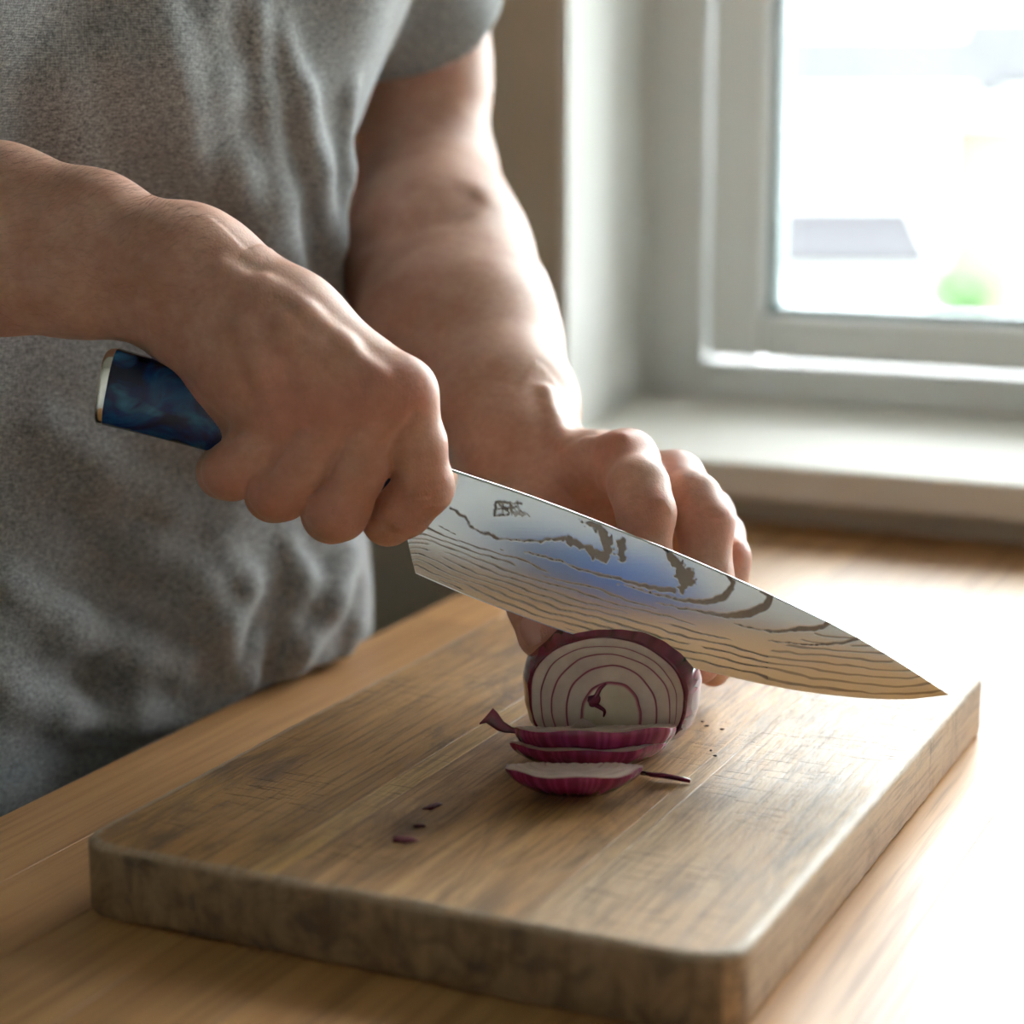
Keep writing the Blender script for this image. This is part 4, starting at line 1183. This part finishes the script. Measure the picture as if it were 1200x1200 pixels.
# the skirt of the shirt hangs straight and bulges over the worktop edge
for sg, r0 in ((-1, .118), (1, .118)):
    TS.chain([WST + LD * sg * .075 + FD * .005 + ZZ * .06, HIP + LD * sg * .082 + FD * .016 - ZZ * .02, HIP + LD * sg * .083 + FD * .010 - ZZ * .14], [r0 - .008, r0 - .003, r0 - .003], .05)
SC = L_(462, 44, 1088)                                        # middle of the left cuff
TS.chain([SHO + LD * .165, SC + (SC - (SHO + LD * .185)) * .10], [.078, .0620], .018)
RSC = RSP + (EL_R - RSP) * .48
TS.chain([SHO - LD * .17, RSC], [.070, .060], .05)
TS.c.done()
TS_folds = [  # photograph polylines along which a fold stands proud: (points, radius mm, sink mm, blend mm)
    ([(332, 40), (345, 110), (362, 200), (380, 285), (388, 340)], 9, 0, 14), ([(296, 20), (300, 120), (318, 240), (348, 335)], 8, 1, 16),
    ([(172, -20), (178, 60), (196, 130), (225, 200)], 14, 3, 24), ([(55, -20), (66, 80), (85, 165)], 12, 3, 24), ([(238, 10), (246, 100), (268, 200), (300, 280)], 9, 1.5, 18),
    ([(408, 110), (398, 200), (384, 280)], 9, 1, 16), ([(120, -20), (126, 60), (140, 140)], 8, 2, 18),
    ([(180, 650), (225, 685), (258, 730), (270, 775)], 10, 0, 16), ([(258, 655), (283, 688), (268, 735)], 8, 1, 12),
    ([(10, 690), (75, 735), (150, 768), (205, 778)], 12, 0, 18), ([(400, 650), (378, 705), (345, 760), (328, 805)], 10, 0, 15),
    ([(335, 640), (348, 680), (330, 735)], 8, 2, 14), ([(140, 795), (150, 832), (210, 852)], 10, 0, 15), ([(0, 810), (70, 833), (140, 850)], 9, 1, 15),
    ([(40, 500), (100, 550), (190, 600)], 11, 2, 20), ([(418, 680), (408, 735), (396, 775)], 8, 0, 12), ([(100, 600), (160, 640), (200, 660)], 9, 2, 16), ([(300, 760), (285, 800), (240, 840)], 9, 1, 14)]
rid = []
for pts, r, sink, k in TS_folds: rid.append((ridge(TS, pts, r, (sink * .5 + r * .05) * mm, k, .8, 1.3), r * .74 * mm, k * .75 * mm))
for nm in ('a', 'b', 'ra', 'rb'): setattr(TS.c, nm, list(getattr(TS.c, nm)))
for pts, r, k in rid:
    if len(pts) > 1: TS.chain(pts, [r * .6] + [r] * (len(pts) - 2) + [r * .6], k)
TS.c.done()
HEM = -.060
cuffs = [(SC, (SC - (SHO + LD * .165)), LA, .004), (RSC, RSC - (SHO - LD * .17), None, 0)]
armR = Cones(); armR.add(RSP, EL_R, .056, .050); armR.done()
armL = Cones(); armL.add(SHO + LD * .165, SC + (SC - (SHO + LD * .165)) * .3, .070, .0500); armL.done()
_te = TS.eval
def shirt_eval(p, keep=None):
    d = _te(p, keep)
    # soft cloth waviness
    w = .0026 * np.sin(p @ (LD * 46 + ZZ * 9)) * np.sin(p @ (LD * 21 - ZZ * 31) + 1.3) + .0010 * np.sin(p @ (LD * 95 + ZZ * 40 + FD * 20)) * np.sin(p @ (ZZ * 37) + .4)
    d = d + w
    d = d + .0016 * np.exp(-((p[:, 2] - HEM - .024 - .004 * np.sin(p @ LD * 30)) / .003) ** 2)
    d = np.maximum(d, HEM - .006 * np.sin(p @ LD * 22) - p[:, 2])                                             # hem
    for (c, ax_, _, _), arm in zip(cuffs, (armL, armR)):
        a = ax_ / np.linalg.norm(ax_); near = ((p - c) ** 2).sum(1) < .15 ** 2
        if near.any():
            q = p[near]; along = (q - c) @ a
            lat = np.abs((q - (SHO + WST) / 2) @ LD) > .16                          # only the sleeve side is cut by the cuff
            dd = d[near]
            cut = np.where(lat, along - .004 * np.sin(q @ LD * 60), -1)
            dd = np.maximum(dd, cut)
            hol = np.maximum(arm.at(0, q), -(along + .02)); dd = np.where(lat, np.maximum(dd, -hol), dd)
            d[near] = dd
    # pressed against the edge of the worktop
    d = np.maximum(d, np.minimum(p[:, 0] + .4935, CT + .003 - p[:, 2]))
    # neck opening
    nd = np.sqrt(((p - (SHO + ZZ * .10 + FD * .03)) ** 2).sum(1)) - .078
    return np.maximum(d, -nd)
TS.eval = shirt_eval; TS.deep = False
V, Q = TS.mesh(.0034, 12, .03, .02); V = smooth_mesh(V, Q, 2)
me = mesh_np('t_shirt', V, Q)
ts = link('t_shirt', me, M['shirt'], pe, True); ts['label'] = 'heather grey short-sleeved t-shirt'

# ---------- trousers, shoes, hair
TR = Shape()
for sg in (-1, 1):
    TR.chain([HIP + LD * sg * .082 + ZZ * .015, HIP + LD * sg * .09 - ZZ * .12], [.107, .109], .06)
    TR.chain([HIP + LD * sg * .095 - ZZ * .13 - FD * .01, np.array([HIP[0], HIP[1], -.44]) + LD * sg * .11 - FD * .005, np.array([HIP[0], HIP[1], FLOOR + .07]) + LD * sg * .12 - FD * .03], [.098, .068, .055], .05)
TR.c.done()
V, Q = TR.mesh(.010, 10, .03); link('trousers', mesh_np('trousers', V, Q), M['denim'], pe, True)['label'] = 'dark navy trousers'
for sg in (-1, 1):
    SHs = Shape(); b = np.array([HIP[0], HIP[1], FLOOR]) + LD * sg * .12 - FD * .03
    SHs.chain([b - FD * .05 + ZZ * .035, b + FD * .06 + ZZ * .032, b + FD * .16 + ZZ * .028], [.040, .042, .034], .02)
    SHs.chain([b + ZZ * .03, b + ZZ * .10], [.045, .045], .02); SHs.c.done()
    ev = SHs.eval
    SHs.eval = (lambda e: (lambda p, keep=None: np.maximum(e(p, keep), FLOOR + .0005 - p[:, 2])))(ev)
    V, Q = SHs.mesh(.007, 10, .03); link('shoe', mesh_np('shoe', V, Q), M['shoe'], pe, True)
HR = Shape(); HR.chain([HEAD - FD * .04 + ZZ * .035, HEAD + FD * .02 + ZZ * .055], [.090, .076], .03); HR.chain([HEAD - FD * .05, HEAD - FD * .05 - ZZ * .05], [.082, .06], .03); HR.c.done()
V, Q = HR.mesh(.006, 10, .03); link('hair', mesh_np('hair', V, Q), M['headhair'], pe, True)
